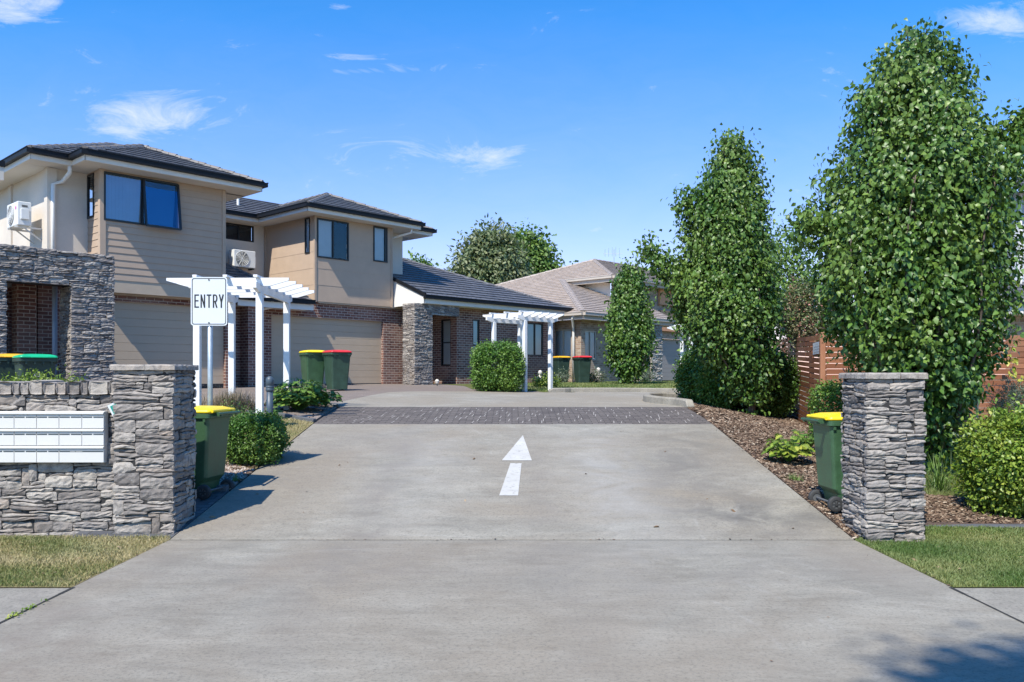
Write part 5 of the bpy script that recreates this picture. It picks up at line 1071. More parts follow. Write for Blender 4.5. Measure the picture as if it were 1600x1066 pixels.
# bollard light
bl = thing('bollard_light', ((421.5-800)/F*13.4, 13.4, .86), 'short dark blue-grey bollard light beside the white pergola post', 'bollard'); bxx = (421.5-800)/F*13.4
g = MB(); g.tube([(bxx, 13.4, .7), (bxx, 13.4, 1.36)], .052, 18); g.build('post', 'bollard_grey', bl, smooth=True)
g = MB(); n = 18; prof = [(.05, 1.35), (.064, 1.36), (.064, 1.40), (.058, 1.405), (.064, 1.41), (.064, 1.44), (.058, 1.445), (.064, 1.45), (.064, 1.53), (.058, 1.56), (.042, 1.585), (.02, 1.597), (.001, 1.6)]
g.mesh([(bxx+r*math.cos(2*math.pi*k/n), 13.4+r*math.sin(2*math.pi*k/n), z) for r, z in prof for k in range(n)], [(i*n+k, i*n+(k+1) % n, (i+1)*n+(k+1) % n, (i+1)*n+k) for i in range(len(prof)-1) for k in range(n)]); g.build('lamp_head', 'bollard_grey', bl, smooth=True)
# ------------------------------------------------------------------ fences
def fence(p, q2, h, zf, label, posts, slat=.088, gap=.012, gapvar=0, th=.02, ztop=None):
    t = thing('timber_fence', (p[0], p[1], zf(0)), label, 'fence', 'stained timber slat fences'); p, q2 = Vector((*p, 0)), Vector((*q2, 0)); L = (q2-p).length; d = (q2-p).normalized(); n = Vector((d.y, -d.x, 0)); n = n if n.dot(-(p+q2)) > 0 else -n
    g = MB(); z = -.03; k = 0
    zb0, zb1 = zf(0), zf(1)
    while z < h-slat*.5:
        s = 0
        while s < L-.02:
            e = min(L, s+random.uniform(1.6, 2.6)); 
            if L-e < .4: e = L
            ja = random.uniform(-.003, .003); a, b = p+d*s, p+d*(e-.003); za, zbb = lerp(zb0, zb1, s/L)+z, lerp(zb0, zb1, e/L)+z
            hx = [Vector((a.x, a.y, za)), Vector((b.x, b.y, zbb))]; g.hexa(hx[0]+n*ja, hx[1]-hx[0], n*th, (0, 0, slat), random.random()); s = e
        z += slat+gap+(random.uniform(0, gapvar) if gapvar else 0)
    g.build('slat_panel', 'fence_wood', t, bevel=.002)
    for s, w_, pr in posts:
        c = p+d*L*s; zb = lerp(zb0, zb1, s); g = MB(); o = Vector((c.x, c.y, zb-.1)); g.hexa(o-d*w_/2+n*(.022 if pr else -.12), d*w_, n*.09, (0, 0, h+.1+(.04 if pr else -.04))); g.build('post', 'post_wood' if pr else 'fence_wood', t, bevel=.004)
    return t, p, d, n
t1, fp, fd, fn = fence((5.56, 14.6), (7.55, 24), 1.83, lambda s: .50 if s == 0 else .80, 'receding left length of stained timber slat fence with open gaps and a white notice', [(.0, .13, True), (.24, .09, False), (.5, .09, False), (.75, .09, False)], .088, .016)
fence((5.50, 14.45), (13.5, 14.1), 1.83, lambda s: .50, 'long stained timber slat fence facing the street on the right', [(.18, .09, False), (.42, .09, False), (.7, .09, False)], .088, .009)
g = MB(); xg = (1526.5-800)/F*14.2; g.box(xg-.012, xg+.012, 14.17, 14.19, .5, 2.1); tag(g.build('gate_strip', 'hub_grey', None), 'thin grey metal strip upright on the street-facing timber fence', 'metal strip')
ns = thing('fence_notice', (5.68, 15.2, 2.0), 'small white notice with four lines of print on the timber fence', 'sign'); yy0 = 15.05
def fpt(s, z, o_=.03): c = fp+fd*s+fn*o_; return Vector((c.x, c.y, z))
kx0 = .22; zc2 = EYE+(586-542.5)*14.9/F
def onf(px): k = (px-800)/F; return (k*fp.y-fp.x)/(fd.x-k*fd.y)
s0_, s1_ = onf(1284.3), onf(1273)
g = MB(); g.hexa(fpt(s0_, zc2-.11), fd*(s1_-s0_), fn*.004, (0, 0, .22)); g.build('plate', 'sign_white', ns); g = MB(); rr = random.Random(3)
for r, (i0, i1) in enumerate(((.35, .65), (.12, .9), (.12, .9), (.12, .88))):
    u = i0; zz_ = zc2+.075-r*.05
    while u < i1: du = .16; g.hexa(fpt(lerp(s0_, s1_, u), zz_-.010, .036), fd*(s1_-s0_)*.03, fn*.001, (0, 0, .022)); g.hexa(fpt(lerp(s0_, s1_, u+.03), zz_-rr.choice((.010, 0, -.006)), .036), fd*(s1_-s0_)*.03, fn*.001, (0, 0, .006)); u += du
g.build('print', 'sign_black', ns)
# ------------------------------------------------------------------ foliage
def leaves(P, D, Nn, l, w, rnd, curl=.12):
    """P stem points, D directions, Nn normals; 4-tri folded leaves"""
    D = unit(D); Sd = unit(np.cross(D, Nn)); Nn = np.cross(Sd, D); l = l[:, None]; w = w[:, None]; c = curl*RNG.uniform(.4, 1.5, (len(P), 1)); fd = RNG.uniform(.10, .34, (len(P), 1))
    def ax(t): return P+D*l*(t-.18*c*t*t)-Nn*l*c*t*t
    m1, m2, T = ax(.32), ax(.66), ax(1.0); e1, e2 = Sd*w*.5, Sd*w*.36; u1, u2 = Nn*w*.5*fd, Nn*w*.36*fd
    v = np.stack([P, m1+e1+u1, m1-e1+u1, m1, m2+e2+u2, m2-e2+u2, m2, T], 1).reshape(-1, 3); i = np.arange(len(P))[:, None]*8
    F_ = ((0, 3, 1), (0, 2, 3), (1, 3, 6), (1, 6, 4), (3, 2, 5), (3, 5, 6), (4, 6, 7), (6, 5, 7)); f = np.stack([i+np.array(q_) for q_ in F_], 1).reshape(-1, 3)
    return v, f, np.repeat(rnd, 8)
def foliage(name, C, outw, per, spread, ll, lw, mat, par, droop=.5, up=.25, rs=0, curl=.12, rj=.35):
    """C cluster centres, outw outward vectors"""
    n = len(C); N = n*per; c = np.repeat(C, per, 0); o = np.repeat(outw, per, 0); off = RNG.normal(0, 1, (N, 3))*spread*np.array([1, 1, 1.25]); p = c+off
    d = o*.55+RNG.normal(0, .6, (N, 3))+np.array([0, 0, -droop]); nn = o*.7+np.array([0, 0, up])+RNG.normal(0, .42, (N, 3))
    base = np.repeat(RNG.random(n), per); r = np.clip(base*(1-rj)+RNG.random(N)*rj+rs, 0, 1); s = RNG.uniform(.65, 1.25, N)
    v, f, r = leaves(p, d, nn, ll*s, lw*s, r, curl); return npmesh(name, v, f, r, mat, par, smooth=True)
def wob(th, z, sd): return .5*np.sin(3*th+z*2.1+sd)+.35*np.sin(5*th-z*3.3+sd*2.1)+.3*np.sin(2*th+z*5.7+sd*.7)+.2*np.sin(9*th+z*8.+sd)
def crown_tree(name, label, base, dep, prof, n, ll, lw, mat, seed, spread=.10, per=9, group=None, ysq=.9, lobes=(), bark='bark', wamp=.10, trunk_r=.07, inner=.42, limbs=16, shrink=.2, topcut=.16):
    """prof: (picture y, left x, right x) of the crown, turned into metres at distance dep"""
    bx0, by0, bz0 = base; t = thing(name, base, label, 'tree', group)
    pr = sorted([(EYE+(HOR-py)*dep/F, (xl-800)/F*dep, (xr-800)/F*dep) for py, xl, xr in prof]); Z = np.array([p[0] for p in pr]); Z = Z[0]+(Z-Z[0])*(1-topcut/(Z[-1]-Z[0])); Lx = np.array([p[1] for p in pr]); Rx = np.array([p[2] for p in pr]); sk = shrink*np.clip((Rx-Lx)/2/1.15, .25, 1); Lx = Lx+sk; Rx = Rx-sk; Lx, Rx = np.minimum(Lx, (Lx+Rx)/2-.04), np.maximum(Rx, (Lx+Rx)/2+.04)
    zz_ = RNG.uniform(Z[0], Z[-1], n*4); rad = (np.interp(zz_, Z, Rx)-np.interp(zz_, Z, Lx))/2; keep = RNG.random(n*4) < np.clip(rad/max(rad.max(), .01), .12, 1); zz_ = zz_[keep][:n]; k = len(zz_)
    xl, xr = np.interp(zz_, Z, Lx), np.interp(zz_, Z, Rx); cx, rx_ = (xl+xr)/2, (xr-xl)/2; th = RNG.uniform(0, 2*np.pi, k)
    ins = RNG.random(k) < inner; rho = np.where(ins, RNG.uniform(.25, .85, k), RNG.uniform(.84, 1.02, k))*(1+wamp*wob(th, zz_, seed))
    ry_ = rx_*ysq; C = np.stack([cx+rx_*rho*np.cos(th), by0+ry_*rho*np.sin(th), zz_], 1)
    O = np.stack([np.cos(th), np.sin(th), np.full(k, .15)], 1)
    nl = 17; LP = []; Ls = []; Lo = []; H_ = Z[-1]-Z[0]
    for i in range(nl):
        a = i*2.39996+seed; q_ = math.sqrt((i+.6)/nl); zt_ = Z[0]+H_*(1.0-.50*q_**2*RNG.uniform(.5, 1.1)); zb_ = Z[0]+H_*(.06+.12*RNG.random()); kk = int(n*.62/nl*(zt_-zb_)/H_*1.4); zl = zb_+(zt_-zb_)*RNG.random(kk)**.85
        f_ = np.clip((zl-zb_)/(zt_-zb_), 0, 1); cx2, r2 = (np.interp(zl, Z, Lx)+np.interp(zl, Z, Rx))/2, (np.interp(zl, Z, Rx)-np.interp(zl, Z, Lx))/2
        w_ = .32+.5*f_*(1-f_); rr2 = np.minimum(r2*(.62+.36*q_), r2*.97); g_ = RNG.normal(0, 1, (kk, 3))*np.stack([w_*.30, w_*.30, np.full(kk, .06)], 1)*np.minimum(1, r2/.8)[:, None]
        zk = np.linspace(max(zb_-.3, bz0+.3), zt_-.05, 8); ck, rk = (np.interp(zk, Z, Lx)+np.interp(zk, Z, Rx))/2, np.minimum((np.interp(zk, Z, Rx)-np.interp(zk, Z, Lx))/2*(.62+.36*q_), 9); LP.append(([(bx0, by0, bz0+.25)] if zb_ < 0 else [])+[(float(x_+r_*q_*math.cos(a)*1.04), float(by0+r_*q_*ysq*math.sin(a)*1.04), float(z_)) for x_, r_, z_ in zip(ck, rk, zk)])
        Ls.append(np.stack([cx2+rr2*q_*math.cos(a), by0+rr2*q_*ysq*math.sin(a), zl], 1)+g_); Lo.append(unit(g_+np.array([math.cos(a), math.sin(a), .1])*.12))
    C = np.concatenate([C]+Ls); O = np.concatenate([O]+Lo); fq = 2*np.pi/(.62*max(1, spread/.1)); hole = np.sin(C[:, 0]*fq+seed+np.sin(C[:, 2]*fq*.7)*1.3)*np.sin(C[:, 1]*fq*1.1+seed*2+np.cos(C[:, 2]*fq*.6)*1.2)+.8*np.sin(C[:, 2]*fq*.75+C[:, 0]*3+seed)*np.cos(C[:, 0]*fq*.5-C[:, 1]*fq*.5)
    kp = RNG.random(len(C)) > np.clip((.22-hole)*1.2, 0, .88); C = C[kp]; O = O[kp]
    for i in range(55):
        z0_ = Z[0]+H_*(.12+.86*RNG.random()**.8); ta = RNG.uniform(0, 2*np.pi); r0 = float((np.interp(z0_, Z, Rx)-np.interp(z0_, Z, Lx))/2)*.86; c0_ = float((np.interp(z0_, Z, Rx)+np.interp(z0_, Z, Lx))/2); o_ = np.array([math.cos(ta)*.45, math.sin(ta)*.45, 1.]); o_ /= np.linalg.norm(o_); L0 = RNG.uniform(.10, .26)*min(1.3, spread/.1)
        p0 = np.array([c0_+r0*math.cos(ta), by0+r0*ysq*math.sin(ta), z0_]); k_ = 4; pts_ = p0+np.outer(np.linspace(0, 1, k_), o_*L0)+np.outer(np.linspace(0, 1, k_)**2, np.array([math.cos(ta), math.sin(ta), 0])*.06); LP.append([tuple(p_) for p_ in pts_]); C = np.concatenate([C, pts_]); O = np.concatenate([O, np.tile([math.cos(ta), math.sin(ta), .1], (k_, 1))])
    for (lx_, ly_, lz_, rr_, cn) in lobes:
        dd = unit(RNG.normal(0, 1, (cn, 3))); c2 = np.array([lx_, ly_, lz_])+dd*rr_*RNG.uniform(.5, 1, cn)[:, None]*np.array([1, 1, 1.2]); C = np.concatenate([C, c2]); O = np.concatenate([O, dd])
    foliage('crown', C, O, per, spread, ll, lw, mat, t, droop=.8, curl=.38)
    g = MB(); ztop_ = Z[-1]-.5; cm = np.interp(ztop_*.9, Z, (Lx+Rx)/2); zs = [bz0-.1, bz0+.5, bz0+1.5, (bz0+ztop_)*.55, ztop_]
    cxs = [bx0, bx0, lerp(bx0, cm, .3), lerp(bx0, cm, .7), cm]; g.tube([(x, by0, z) for x, z in zip(cxs, zs)], [trunk_r*1.15, trunk_r, trunk_r*.85, trunk_r*.55, .012], 9)
    tk = g.build('trunk', bark, t, smooth=True); g = MB(); rr = random.Random(seed)
    for i in range(limbs):
        z0 = lerp(bz0+.6, ztop_*.8, i/limbs); x0_ = float(np.interp(z0, zs, cxs)); a = i*2.4; z1 = min(ztop_, z0+rr.uniform(1.0, 1.9)*max(1, dep/16)); r1 = float((np.interp(z1, Z, Rx)-np.interp(z1, Z, Lx))/2)*.8; c1_ = float(np.interp(z1, Z, (Lx+Rx)/2))
        e = (c1_+r1*math.cos(a), by0+r1*ysq*math.sin(a), z1); m_ = ((x0_*.45+e[0]*.55), by0*.45+e[1]*.55, z0*.6+z1*.4); g.tube([(x0_, by0, z0), m_, e], [trunk_r*.42, trunk_r*.28, .008], 6)
    for pth in LP: k_ = len(pth); g.tube(pth, [(trunk_r*.30 if k_ > 5 else .004)*(1-i_/k_)+.004 for i_ in range(k_)], 6)
    g.build('limb', bark, t, smooth=True); return t
big = [(26, 1436, 1458), (45, 1400, 1478), (62, 1360, 1492), (100, 1346, 1508), (130, 1326, 1530), (165, 1316, 1546), (200, 1312, 1570), (235, 1290, 1590), (265, 1272, 1604), (300, 1276, 1600), (340, 1264, 1586), (400, 1262, 1580), (450, 1268, 1578), (500, 1290, 1576), (540, 1314, 1566), (580, 1336, 1542), (620, 1395, 1524), (660, 1425, 1508), (700, 1440, 1492), (716, 1452, 1480)]
dB = 11.2; crown_tree('pear_tree', 'tallest glossy green pear tree, behind the right stone pillar', ((1430-800)/F*dB, dB, Zt(5.5, dB)), dB, big, 4400, .084, .053, 'pear_leaf', 3, .09, 11, 'upright pear trees', .85,
    lobes=[((1580-800)/F*dB, dB-.2, EYE+(586-215)*dB/F, .22, 70), ((1262-800)/F*dB, dB, EYE+(586-350)*dB/F, .18, 40)], wamp=.15, shrink=.17, topcut=.28)
mid = [(198, 1134, 1152), (225, 1112, 1176), (250, 1098, 1194), (270, 1078, 1200), (300, 1062, 1212), (340, 1052, 1214), (380, 1044, 1222), (420, 1036, 1230), (470, 1030, 1236), (510, 1050, 1228), (550, 1084, 1220), (590, 1124, 1210), (620, 1150, 1200), (642, 1164, 1190)]
dM = 17.0; crown_tree('pear_tree', 'middle-sized upright pear tree on the mulch bed beside the kerb', (4.94, dM, Zt(4.94, dM)-.05), dM, mid, 3700, .092, .058, 'pear_leaf', 8, .11, 10, 'upright pear trees', .85,
    lobes=[((1012-800)/F*dM, dM, EYE+(586-392)*dM/F, .14, 26), ((1030-800)/F*dM, dM, EYE+(586-408)*dM/F, .18, 40), ((1052-800)/F*dM, dM, EYE+(586-430)*dM/F, .28, 70), ((1070-800)/F*dM, dM, EYE+(586-320)*dM/F, .2, 40)], wamp=.15, shrink=.30, topcut=.3)
sm = [(402, 978, 992), (418, 968, 1004), (440, 958, 1008), (470, 950, 1016), (500, 946, 1020), (530, 943, 1023), (555, 948, 1018), (575, 960, 1008), (592, 972, 994), (598, 978, 988)]
dS = 30.; crown_tree('pear_tree', 'small far pear tree on the lawn in front of the beige house', ((982-800)/F*dS, dS, Zt(4.2, dS)), dS, sm, 1500, .12, .085, 'pear_leaf', 5, .13, 8, 'upright pear trees', .9, wamp=.06, limbs=9, shrink=.24, topcut=.3)
dC = 4.2   # a street tree standing behind the photographer: its crown shades the driveway corner
def plain_tree(name, label, base, H, rx_, ry_, rz_, n, ll, lw, mat, per=8, spread=.2, cz=None, seed=1, group=None, wamp=.15, tr=.1, blobs=None):
    t = thing(name, base, label, 'tree', group); bx0, by0, bz0 = base; cz = cz or bz0+H-rz_
    bl_ = blobs or [(0, 0, cz-bz0, rx_, ry_, rz_, 1.)]; Cs = []; Os = []
    for (ox, oy, oz, ax_, ay_, az_, fr) in bl_:
        k = int(n*fr); dd = unit(RNG.normal(0, 1, (k, 3))); th = np.arctan2(dd[:, 1], dd[:, 0]); rho = RNG.uniform(.35, 1, k)**.5*(1+wamp*wob(th, dd[:, 2]*2, seed+ox))
        Cs.append(np.array([bx0+ox, by0+oy, bz0+oz])+dd*rho[:, None]*np.array([ax_, ay_, az_])); Os.append(dd)
    C, O = np.concatenate(Cs), np.concatenate(Os); foliage('crown', C, O, per, spread, ll, lw, mat, t)
    g = MB(); g.tube([(bx0, by0, bz0-.2), (bx0, by0, bz0+H*.3), (bx0+.1, by0, bz0+H*.75)], [tr*1.2, tr, tr*.4], 9); g.build('trunk', 'bark', t, smooth=True); g = MB(); rr = random.Random(seed)
    for (ox, oy, oz, ax_, ay_, az_, fr) in bl_:
        for i in range(max(3, int(9*fr))):
            a = i*2.4+seed; g.tube([(bx0, by0, bz0+H*.28), (bx0+ox*.6+math.cos(a)*ax_*.3, by0+oy*.6+math.sin(a)*ay_*.3, bz0+oz*.75), (bx0+ox+math.cos(a)*ax_*.75, by0+oy+math.sin(a)*ay_*.75, bz0+oz+az_*.3*rr.uniform(-1, 1.5))], [tr*.5, tr*.3, .01], 6)
    g.build('limb', 'bark', t, smooth=True); return t
plain_tree('street_tree', 'street tree behind the viewpoint that shades the driveway corner', (-.35, -7.95, 0), 16, 2.1, 1.6, 1.5, 5000, .17, .10, 'green_leaf', per=10, spread=.24, seed=4, tr=.22, blobs=[(-1.1, 1.5, 14, 1.9, 1.0, 1.2, .45), (.9, 1.7, 14, 1.9, 1.0, 1.1, .45), (-.3, -.5, 12.5, 1.8, 1.6, 2.0, .1)])
# far trees
plain_tree('gum_tree', 'large dusty green tree behind the dark wing roof', (-1.5, 62, 1.2), 12.0, 4, 4, 5, 2600, .36, .17, 'gum_leaf', per=9, spread=.42, seed=2, group='trees beyond the roofs', tr=.3,
    blobs=[(0, 0, 6.6, 2.2, 2.4, 3.0, .4), (-1.2, 0, 8.2, 1.6, 1.6, 2.0, .2), (.0, 0, 9.4, 1.4, 1.5, 1.9, .2), (1.1, 0, 8.2, 1.3, 1.6, 1.8, .2)])
plain_tree('leafy_tree', 'bright green lower tree right of the large dusty one', (1.9, 70, 1.2), 13, 3, 3, 4, 1500, .34, .22, 'green_leaf', per=9, spread=.45, seed=9, group='trees beyond the roofs', tr=.3,
    blobs=[(-.2, 0, 9.6, 1.6, 1.7, 2.3, .45), (-1.1, 0, 10.9, 1.2, 1.2, 1.5, .2), (1.0, 0, 7.9, 1.3, 1.3, 1.6, .25), (2.6, 0, 8.2, .7, .7, .6, .06)])
plain_tree('leafy_tree', 'tip of a distant tree showing above the dark wing roof', (-8.9, 78, 1.2), 11.4, 2, 2, 3, 700, .4, .25, 'green_leaf', per=8, spread=.4, seed=12, group='trees beyond the roofs', tr=.3, blobs=[(0, 0, 9.2, 1.1, 1.3, 1.9, .5), (1.3, 0, 8.9, .8, .8, 1.4, .3), (-1.2, 0, 8.6, 1, 1, 1.6, .2)])
plain_tree('leafy_tree', 'green tree showing between the two tall pear trees', (8.6, 25.5, 1.0), 5.4, 1.2, 1.2, 2, 900, .12, .07, 'green_leaf', per=8, spread=.18, seed=14, group='trees beyond the roofs', tr=.08, blobs=[(-.2, 0, 3.6, .9, .9, 1.6, .6), (.7, .2, 2.8, .8, .8, 1.2, .4)])
# shrubs
def shrub(name, label, base, rx_, ry_, H, n, ll, lw, mat, per=6, spread=.05, seed=1, wamp=.06, box=0., group='garden shrubs', cat='shrub', droop=.0, up=.5, stems=10, rs=0, z0=.12):
    t = thing(name, base, label, cat, group); bx0, by0, bz0 = base; dd = unit(RNG.normal(0, 1, (n, 3))); th = np.arctan2(dd[:, 1], dd[:, 0])
    if box: dd = np.sign(dd)*np.abs(dd)**(1-box*.5); dd = dd/np.maximum(1e-6, (np.abs(dd)**(2+4*box)).sum(1, keepdims=True)**(1/(2+4*box)))
    rho = RNG.uniform(.45, 1, n)**.45*(1+wamp*wob(th, dd[:, 2]*2.5, seed)); C = np.array([bx0, by0, bz0+H*.5])+dd*rho[:, None]*np.array([rx_, ry_, H*.5]); C[:, 2] = np.maximum(C[:, 2], bz0+.03)
    foliage('foliage', C, unit(dd), per, spread, ll, lw, mat, t, droop=droop, up=up, rs=rs); g = MB(); rr = random.Random(seed)
    for i in range(stems):
        a = i*2.4; g.tube([(bx0+rr.uniform(-.05, .05), by0+rr.uniform(-.05, .05), bz0-.03), (bx0+math.cos(a)*rx_*.35, by0+math.sin(a)*ry_*.35, bz0+H*.4), (bx0+math.cos(a)*rx_*.75, by0+math.sin(a)*ry_*.75, bz0+H*.78)], [.014, .010, .004], 5)
    g.build('stem', 'bark', t); return t
def at(px, d, zoff=0): x = (px-800)/F*d; return (x, d, Zt(x, d)+zoff)
shrub('box_shrub', 'round clipped shrub behind the left bin beside the gravel', at(398, 11.35), .40, .38, .64, 2600, .032, .025, 'hedge_leaf', 6, .03, seed=1, box=.3, rs=-.12)
shrub('clipped_hedge', 'large clipped rounded hedge in front of the right pergola', at(778, 23.9), .74, .74, 1.36, 3600, .055, .04, 'hedge_leaf', 6, .05, seed=2, box=.45, wamp=.03)
shrub('broadleaf_shrub', 'rounded shrub at the kerb island, leftmost under the middle pear tree', at(1098, 18.9), .58, .6, 1.25, 2400, .055, .04, 'hedge_leaf', 6, .06, seed=3, wamp=.08)
shrub('broadleaf_shrub', 'brighter leafy shrub overlapping the kerb island one in front', at(1126, 18.0), .5, .5, 1.15, 1700, .06, .042, 'hedge_leaf', 6, .06, seed=4, wamp=.1, rs=.12)
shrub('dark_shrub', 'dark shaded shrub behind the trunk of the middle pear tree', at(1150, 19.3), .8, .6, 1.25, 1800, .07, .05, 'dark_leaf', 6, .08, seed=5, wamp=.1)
shrub('dark_shrub', 'leafy shrub between the middle pear trunk and the timber fence', at(1208, 18.2), .5, .45, 1.45, 1700, .065, .045, 'hedge_leaf', 6, .07, seed=6, wamp=.12, rs=-.15)
shrub('box_shrub', 'small clipped ball shrub in front of the fence post', at(1302, 13.6), .34, .34, .95, 1100, .045, .032, 'hedge_leaf', 6, .035, seed=7, box=.3, rs=.1)
shrub('lime_shrub', 'large yellow green shrub at the right edge beside the lawn', (5.56, 9.15, Zt(5.5, 9.15)), .53, .48, 1.1, 2700, .048, .028, 'lime_leaf', 7, .06, seed=8, wamp=.16)
shrub('grey_shrub', 'grey green fine leaved shrub against the right timber fence', at(1588, 12.9), .36, .34, 1.05, 1500, .05, .010, 'grey_leaf', 7, .06, seed=9, wamp=.12)
shrub('flowering_climber', 'climber with small pink flowers spilling over the receding fence', (6.62, 18.6, 2.3), .62, .45, 1.35, 1300, .055, .035, 'pink_leaf', 6, .08, seed=10, wamp=.2, z0=.3)
shrub('dry_shrub', 'small twiggy shrub behind the yellow lidded left bin', at(368, 12.6), .38, .32, .42, 420, .03, .016, 'green_leaf', 5, .06, seed=11, wamp=.25)
for i, (px, d, r, H, n_, lab) in enumerate(((10, 9.05, .32, .0, 300, 'leftmost lime green planting peeking over the stone wall'), (50, 9.05, .3, .08, 320, 'lime green planting over the stone wall in front of the green lidded bin'), (100, 9.05, .28, .03, 300, 'lime green sprigs over the wall nearest the left pillar'))):
    shrub('wall_planting', lab, ((px-800)/F*9.05, d, 1.30), r, .12, .22+H, 230, .045, .018, 'lime_leaf', 6, .04, seed=20+i, wamp=.3, group='plants behind the letterbox wall', cat='plant')
# lobed tropical plant
def lobed_plant(loc, label, R, H, n, size, mat, seed, group=None, name='lobed_plant'):
    t = thing(name, loc, label, 'plant', group); rr = random.Random(seed); V_ = []; F_ = []; rd = []; g = MB(); b = Vector(loc)
    for i in range(n):
        a = i*2.39996; q_ = math.sqrt((i+.5)/n); el = lerp(1.35, .18, q_)+rr.uniform(-.15, .15); L = lerp(H*.95, R, q_)*rr.uniform(.75, 1.1); e = b+Vector((math.cos(a)*math.cos(el)*L, math.sin(a)*math.cos(el)*L, math.sin(el)*min(L, H)+.08)); g.tube([b, b.lerp(e, .5)+Vector((0, 0, .05)), e], [.008, .006, .004], 4)
        d = Vector((math.cos(a), math.sin(a), -.15+rr.uniform(-.3, .2))).normalized(); up = (Vector((0, 0, 1))+Vector((rr.uniform(-.5, .5), rr.uniform(-.5, .5), 0))).normalized(); s = d.cross(up).normalized(); up = s.cross(d); z_ = size*rr.uniform(.7, 1.2)
        out = [(0, 0)]; nl = 4
        for k in range(nl): t_ = (k+.3)/nl; wv = .62*math.sin(math.pi*min(.93, t_*.8+.15)); out += [(t_*.85+.05, wv), (t_*.85+.14, wv*.42)]
        out.append((1.0, 0)); base = len(V_)
        V_ += [e]; 
        for sg in (1, -1):
            st = len(V_)
            for (x, y) in out: V_.append(e+d*x*z_+s*sg*y*z_+up*(y*.22-x*x*.2)*z_)
            mids = []
            for k in range(1, len(out)-1): mids.append(len(V_)); V_.append(e+d*out[k][0]*z_*.9-up*.2*out[k][0]**2*z_)
            rv = rr.random(); chain = [st]+mids+[st+len(out)-1]; rim = [st+k for k in range(len(out))]
            for k in range(len(out)-1): F_.append((chain[k], rim[k], rim[k+1])); F_.append((chain[k], rim[k+1], chain[k+1])); rd += [rv, rv]
    npmesh('foliage', np.array([tuple(v) for v in V_]), np.array(F_), np.array(rd), mat, t); g.build('stem', 'green_leaf', t); return t
lobed_plant(at(468, 15.6), 'low lobed-leaf tropical plant beside the brown side path', .50, .54, 460, .11, 'hedge_leaf', 3)
lobed_plant((-3.75, 16.6, Zt(-3.75, 16.6)), 'trailing edge clump of the lobed-leaf plant next to the paver strip', .28, .3, 60, .13, 'hedge_leaf', 4)
lobed_plant(at(1232, 11.4), 'low bright fern-like plant on the bark mulch right of the ramp', .26, .34, 120, .10, 'lime_leaf', 6)
lobed_plant(at(1262, 12.3), 'small green plant behind the right bin lid on the mulch', .2, .28, 70, .09, 'hedge_leaf', 7)
# grass tussocks
def tussock(loc, label, n, L, mat, seed, spread=.1, w=.008, name='grass_tussock', arch=1.):
    t = thing(name, loc, label, 'plant'); r = np.random.default_rng(seed); a = r.uniform(0, 2*np.pi, n); tl = r.uniform(.15, 1.1, n)*arch; l = L*r.uniform(.5, 1.1, n); b = np.array(loc)+np.stack([r.normal(0, spread, n), r.normal(0, spread, n), np.zeros(n)], 1); o = np.stack([np.cos(a), np.sin(a), np.zeros(n)], 1); s = np.stack([-np.sin(a), np.cos(a), np.zeros(n)], 1)*w
    pts = []
    for k in range(5):
        u = k/4.; c = b+o*(l*np.sin(tl)*u**1.3)[:, None]+np.array([0, 0, 1])*(l*np.cos(tl)*(u-.38*tl*u**2.5))[:, None]; pts += [c-s*(1-u*.9), c+s*(1-u*.9)]
    v = np.stack(pts, 1).reshape(-1, 3); i = np.arange(n)[:, None]*10; f = np.concatenate([i+np.array([2*k, 2*k+1, 2*k+3]) for k in range(4)]+[i+np.array([2*k, 2*k+3, 2*k+2]) for k in range(4)]); rv = np.tile(r.random(n), 8)
    npmesh('blades', v, f, rv, mat, t); return t
tussock(at(366, 14.9), 'brown dead ornamental grass clump between the pergola posts', 2600, .50, 'dry_leaf', 1, .16, .006, 'dead_grass_clump', 1.25)
tussock(at(338, 15.2), 'smaller dead grass clump left of the pergola posts', 1200, .42, 'dry_leaf', 2, .14, .006, 'dead_grass_clump', 1.2)
tussock(at(1466, 10.2), 'arching strappy green grass clump behind the right pillar', 90, .62, 'green_leaf', 3, .05, .006)
tussock(at(1240, 10.4), 'small grassy weed at the mulch edge', 120, .12, 'green_leaf', 5, .05, .003, 'weed')
wt = thing('weed', (-3.34, 5.6, 0), 'tiny yellow green weed creeping along the left footpath joint', 'plant'); C = np.stack([-3.34+RNG.normal(0, .012, 34), 5.6+RNG.normal(0, .11, 34), np.full(34, .008)], 1); foliage('foliage', C, np.tile([0, 0, 1.], (34, 1)), 3, .01, .022, .014, 'lime_leaf', wt)
lobed_plant(at(430, 14.2), 'small green weed beside the bollard light', .12, .1, 30, .05, 'hedge_leaf', 13, None, 'weed')
tussock(at(368, 10.3), 'thin green weed in the gravel beside the left bin', 60, .16, 'green_leaf', 6, .02, .003, 'weed')
for i, px in enumerate((880, 915, 1010, 935)):
    shrub('garden_plant', ['twiggy plant in front of the dark orange-lidded bin', 'green plant at the foot of the red-lidded bin', 'small bush at the stone pier of the beige house', 'low dry plant below the beige house window'][i], at(px, 32.2+(i == 2)*1.5), .28, .22, .5-.1*(i == 1), 180, .06, .03, 'grey_leaf' if i != 1 else 'green_leaf', 5, .06, seed=30+i, wamp=.3, group='plants along the beige house', cat='plant')
shrub('garden_plant', 'low green plant at the foot of the brick wing behind the pergola', at(852, 27.0), .42, .25, .34, 260, .06, .04, 'lime_leaf', 5, .06, seed=40, group='plants along the beige house', cat='plant')
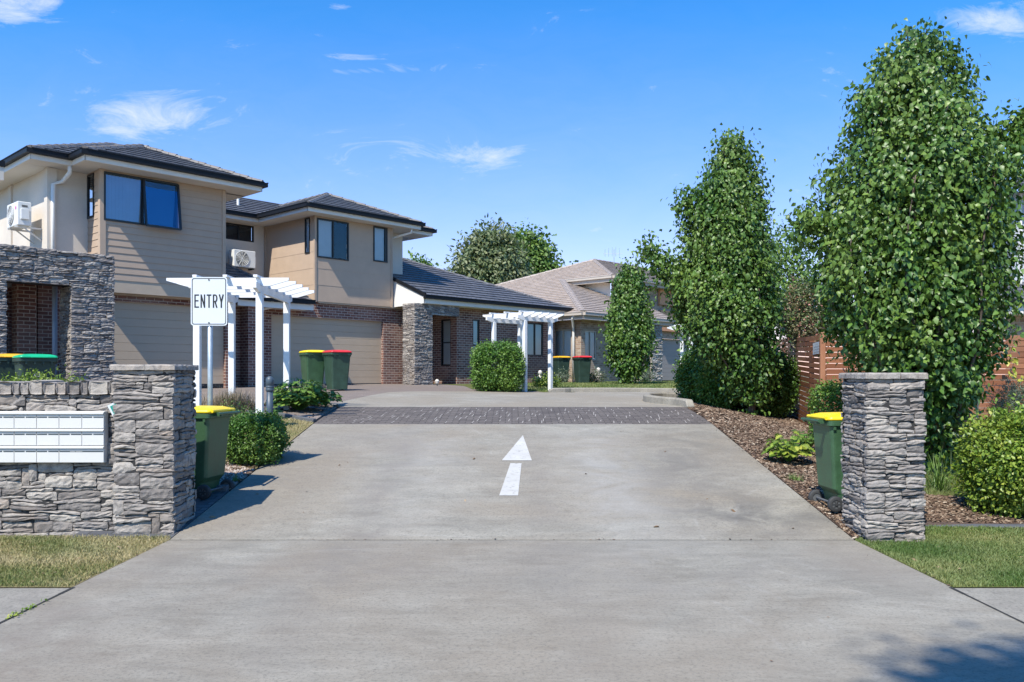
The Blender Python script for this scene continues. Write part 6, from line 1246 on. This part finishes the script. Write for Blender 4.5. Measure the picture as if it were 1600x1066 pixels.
# vine on right fence
v_ = thing('fence_vine', (8.6, 14.05, 1.3), 'sparse yellow leaved vine on the right timber fence', 'plant'); g = MB(); xs_ = [(1584, 540), (1578, 556), (1586, 566), (1580, 580), (1590, 592)]; P3_ = [((px-800)/F*14.0, 14.02, EYE+(586-py)*14.0/F) for px, py in xs_]; g.tube(P3_, .004, 4); g.build('stem', 'bark', v_)
C = np.array(P3_).repeat(4, 0)+RNG.normal(0, .04, (20, 3))*np.array([1, .2, 1]); foliage('foliage', C, np.tile([0, -1., 0], (20, 1)), 2, .02, .09, .06, 'lime_leaf', v_, rs=.4)
# cherub statues
def statue(loc, label, s=1.):
    t = thing('garden_statue', loc, label, 'statue', 'small garden statues'); g = MB(); x, y, z = loc; prof = [(.12, 0), (.12, .08), (.08, .1), (.085, .2), (.10, .3), (.085, .42), (.05, .47), (.04, .5), (.07, .54), (.075, .6), (.05, .66), (.005, .68)]; n = 12
    g.mesh([(x+r*s*math.cos(2*math.pi*k/n)*1.1, y+r*s*math.sin(2*math.pi*k/n), z+h*s) for r, h in prof for k in range(n)], [(i*n+k, i*n+(k+1) % n, (i+1)*n+(k+1) % n, (i+1)*n+k) for i in range(len(prof)-1) for k in range(n)])
    for sg in (-1, 1): g.tube([(x+sg*.08*s, y, z+.43*s), (x+sg*.16*s, y-.05*s, z+.36*s), (x+sg*.1*s, y-.12*s, z+.42*s)], [.03*s, .026*s, .02*s], 7)
    g.build('figure', 'plaster', t, smooth=True)
statue((at(844, 27.3)[0], 27.3, 1.2), 'small pale garden statue at the foot of the brick wing', .85); statue((at(935, 33.2)[0], 33.2, 1.24), 'small pale garden statue beside the red-lidded far bin', 1.0)
lm = thing('garden_light', (at(683, 27.2)[0], 27.2, 1.22), 'tiny white garden light at the foot of the stone portal', 'lamp'); x, y, z = lm.location; g = MB(); g.tube([(x, y, z), (x, y, z+.14)], .02, 8); g.build('stake', 'hub_grey', lm); g = MB(); g.tube([(x, y, z+.12), (x, y, z+.2), (x, y, z+.26)], [.05, .075, .03], 10); g.build('lamp_head', 'plaster', lm)
# vent pipe on roof
vp = MB(); p = W(pa(372, 3.6), 3.6, 7.55); vp.tube([p, p+Vector((0, 0, .35))], .05, 8); vp.tube([p+Vector((0, 0, .32)), p+Vector((0, 0, .37))], .075, 8); o = vp.build('vent_pipe', 'trim_white', h2)
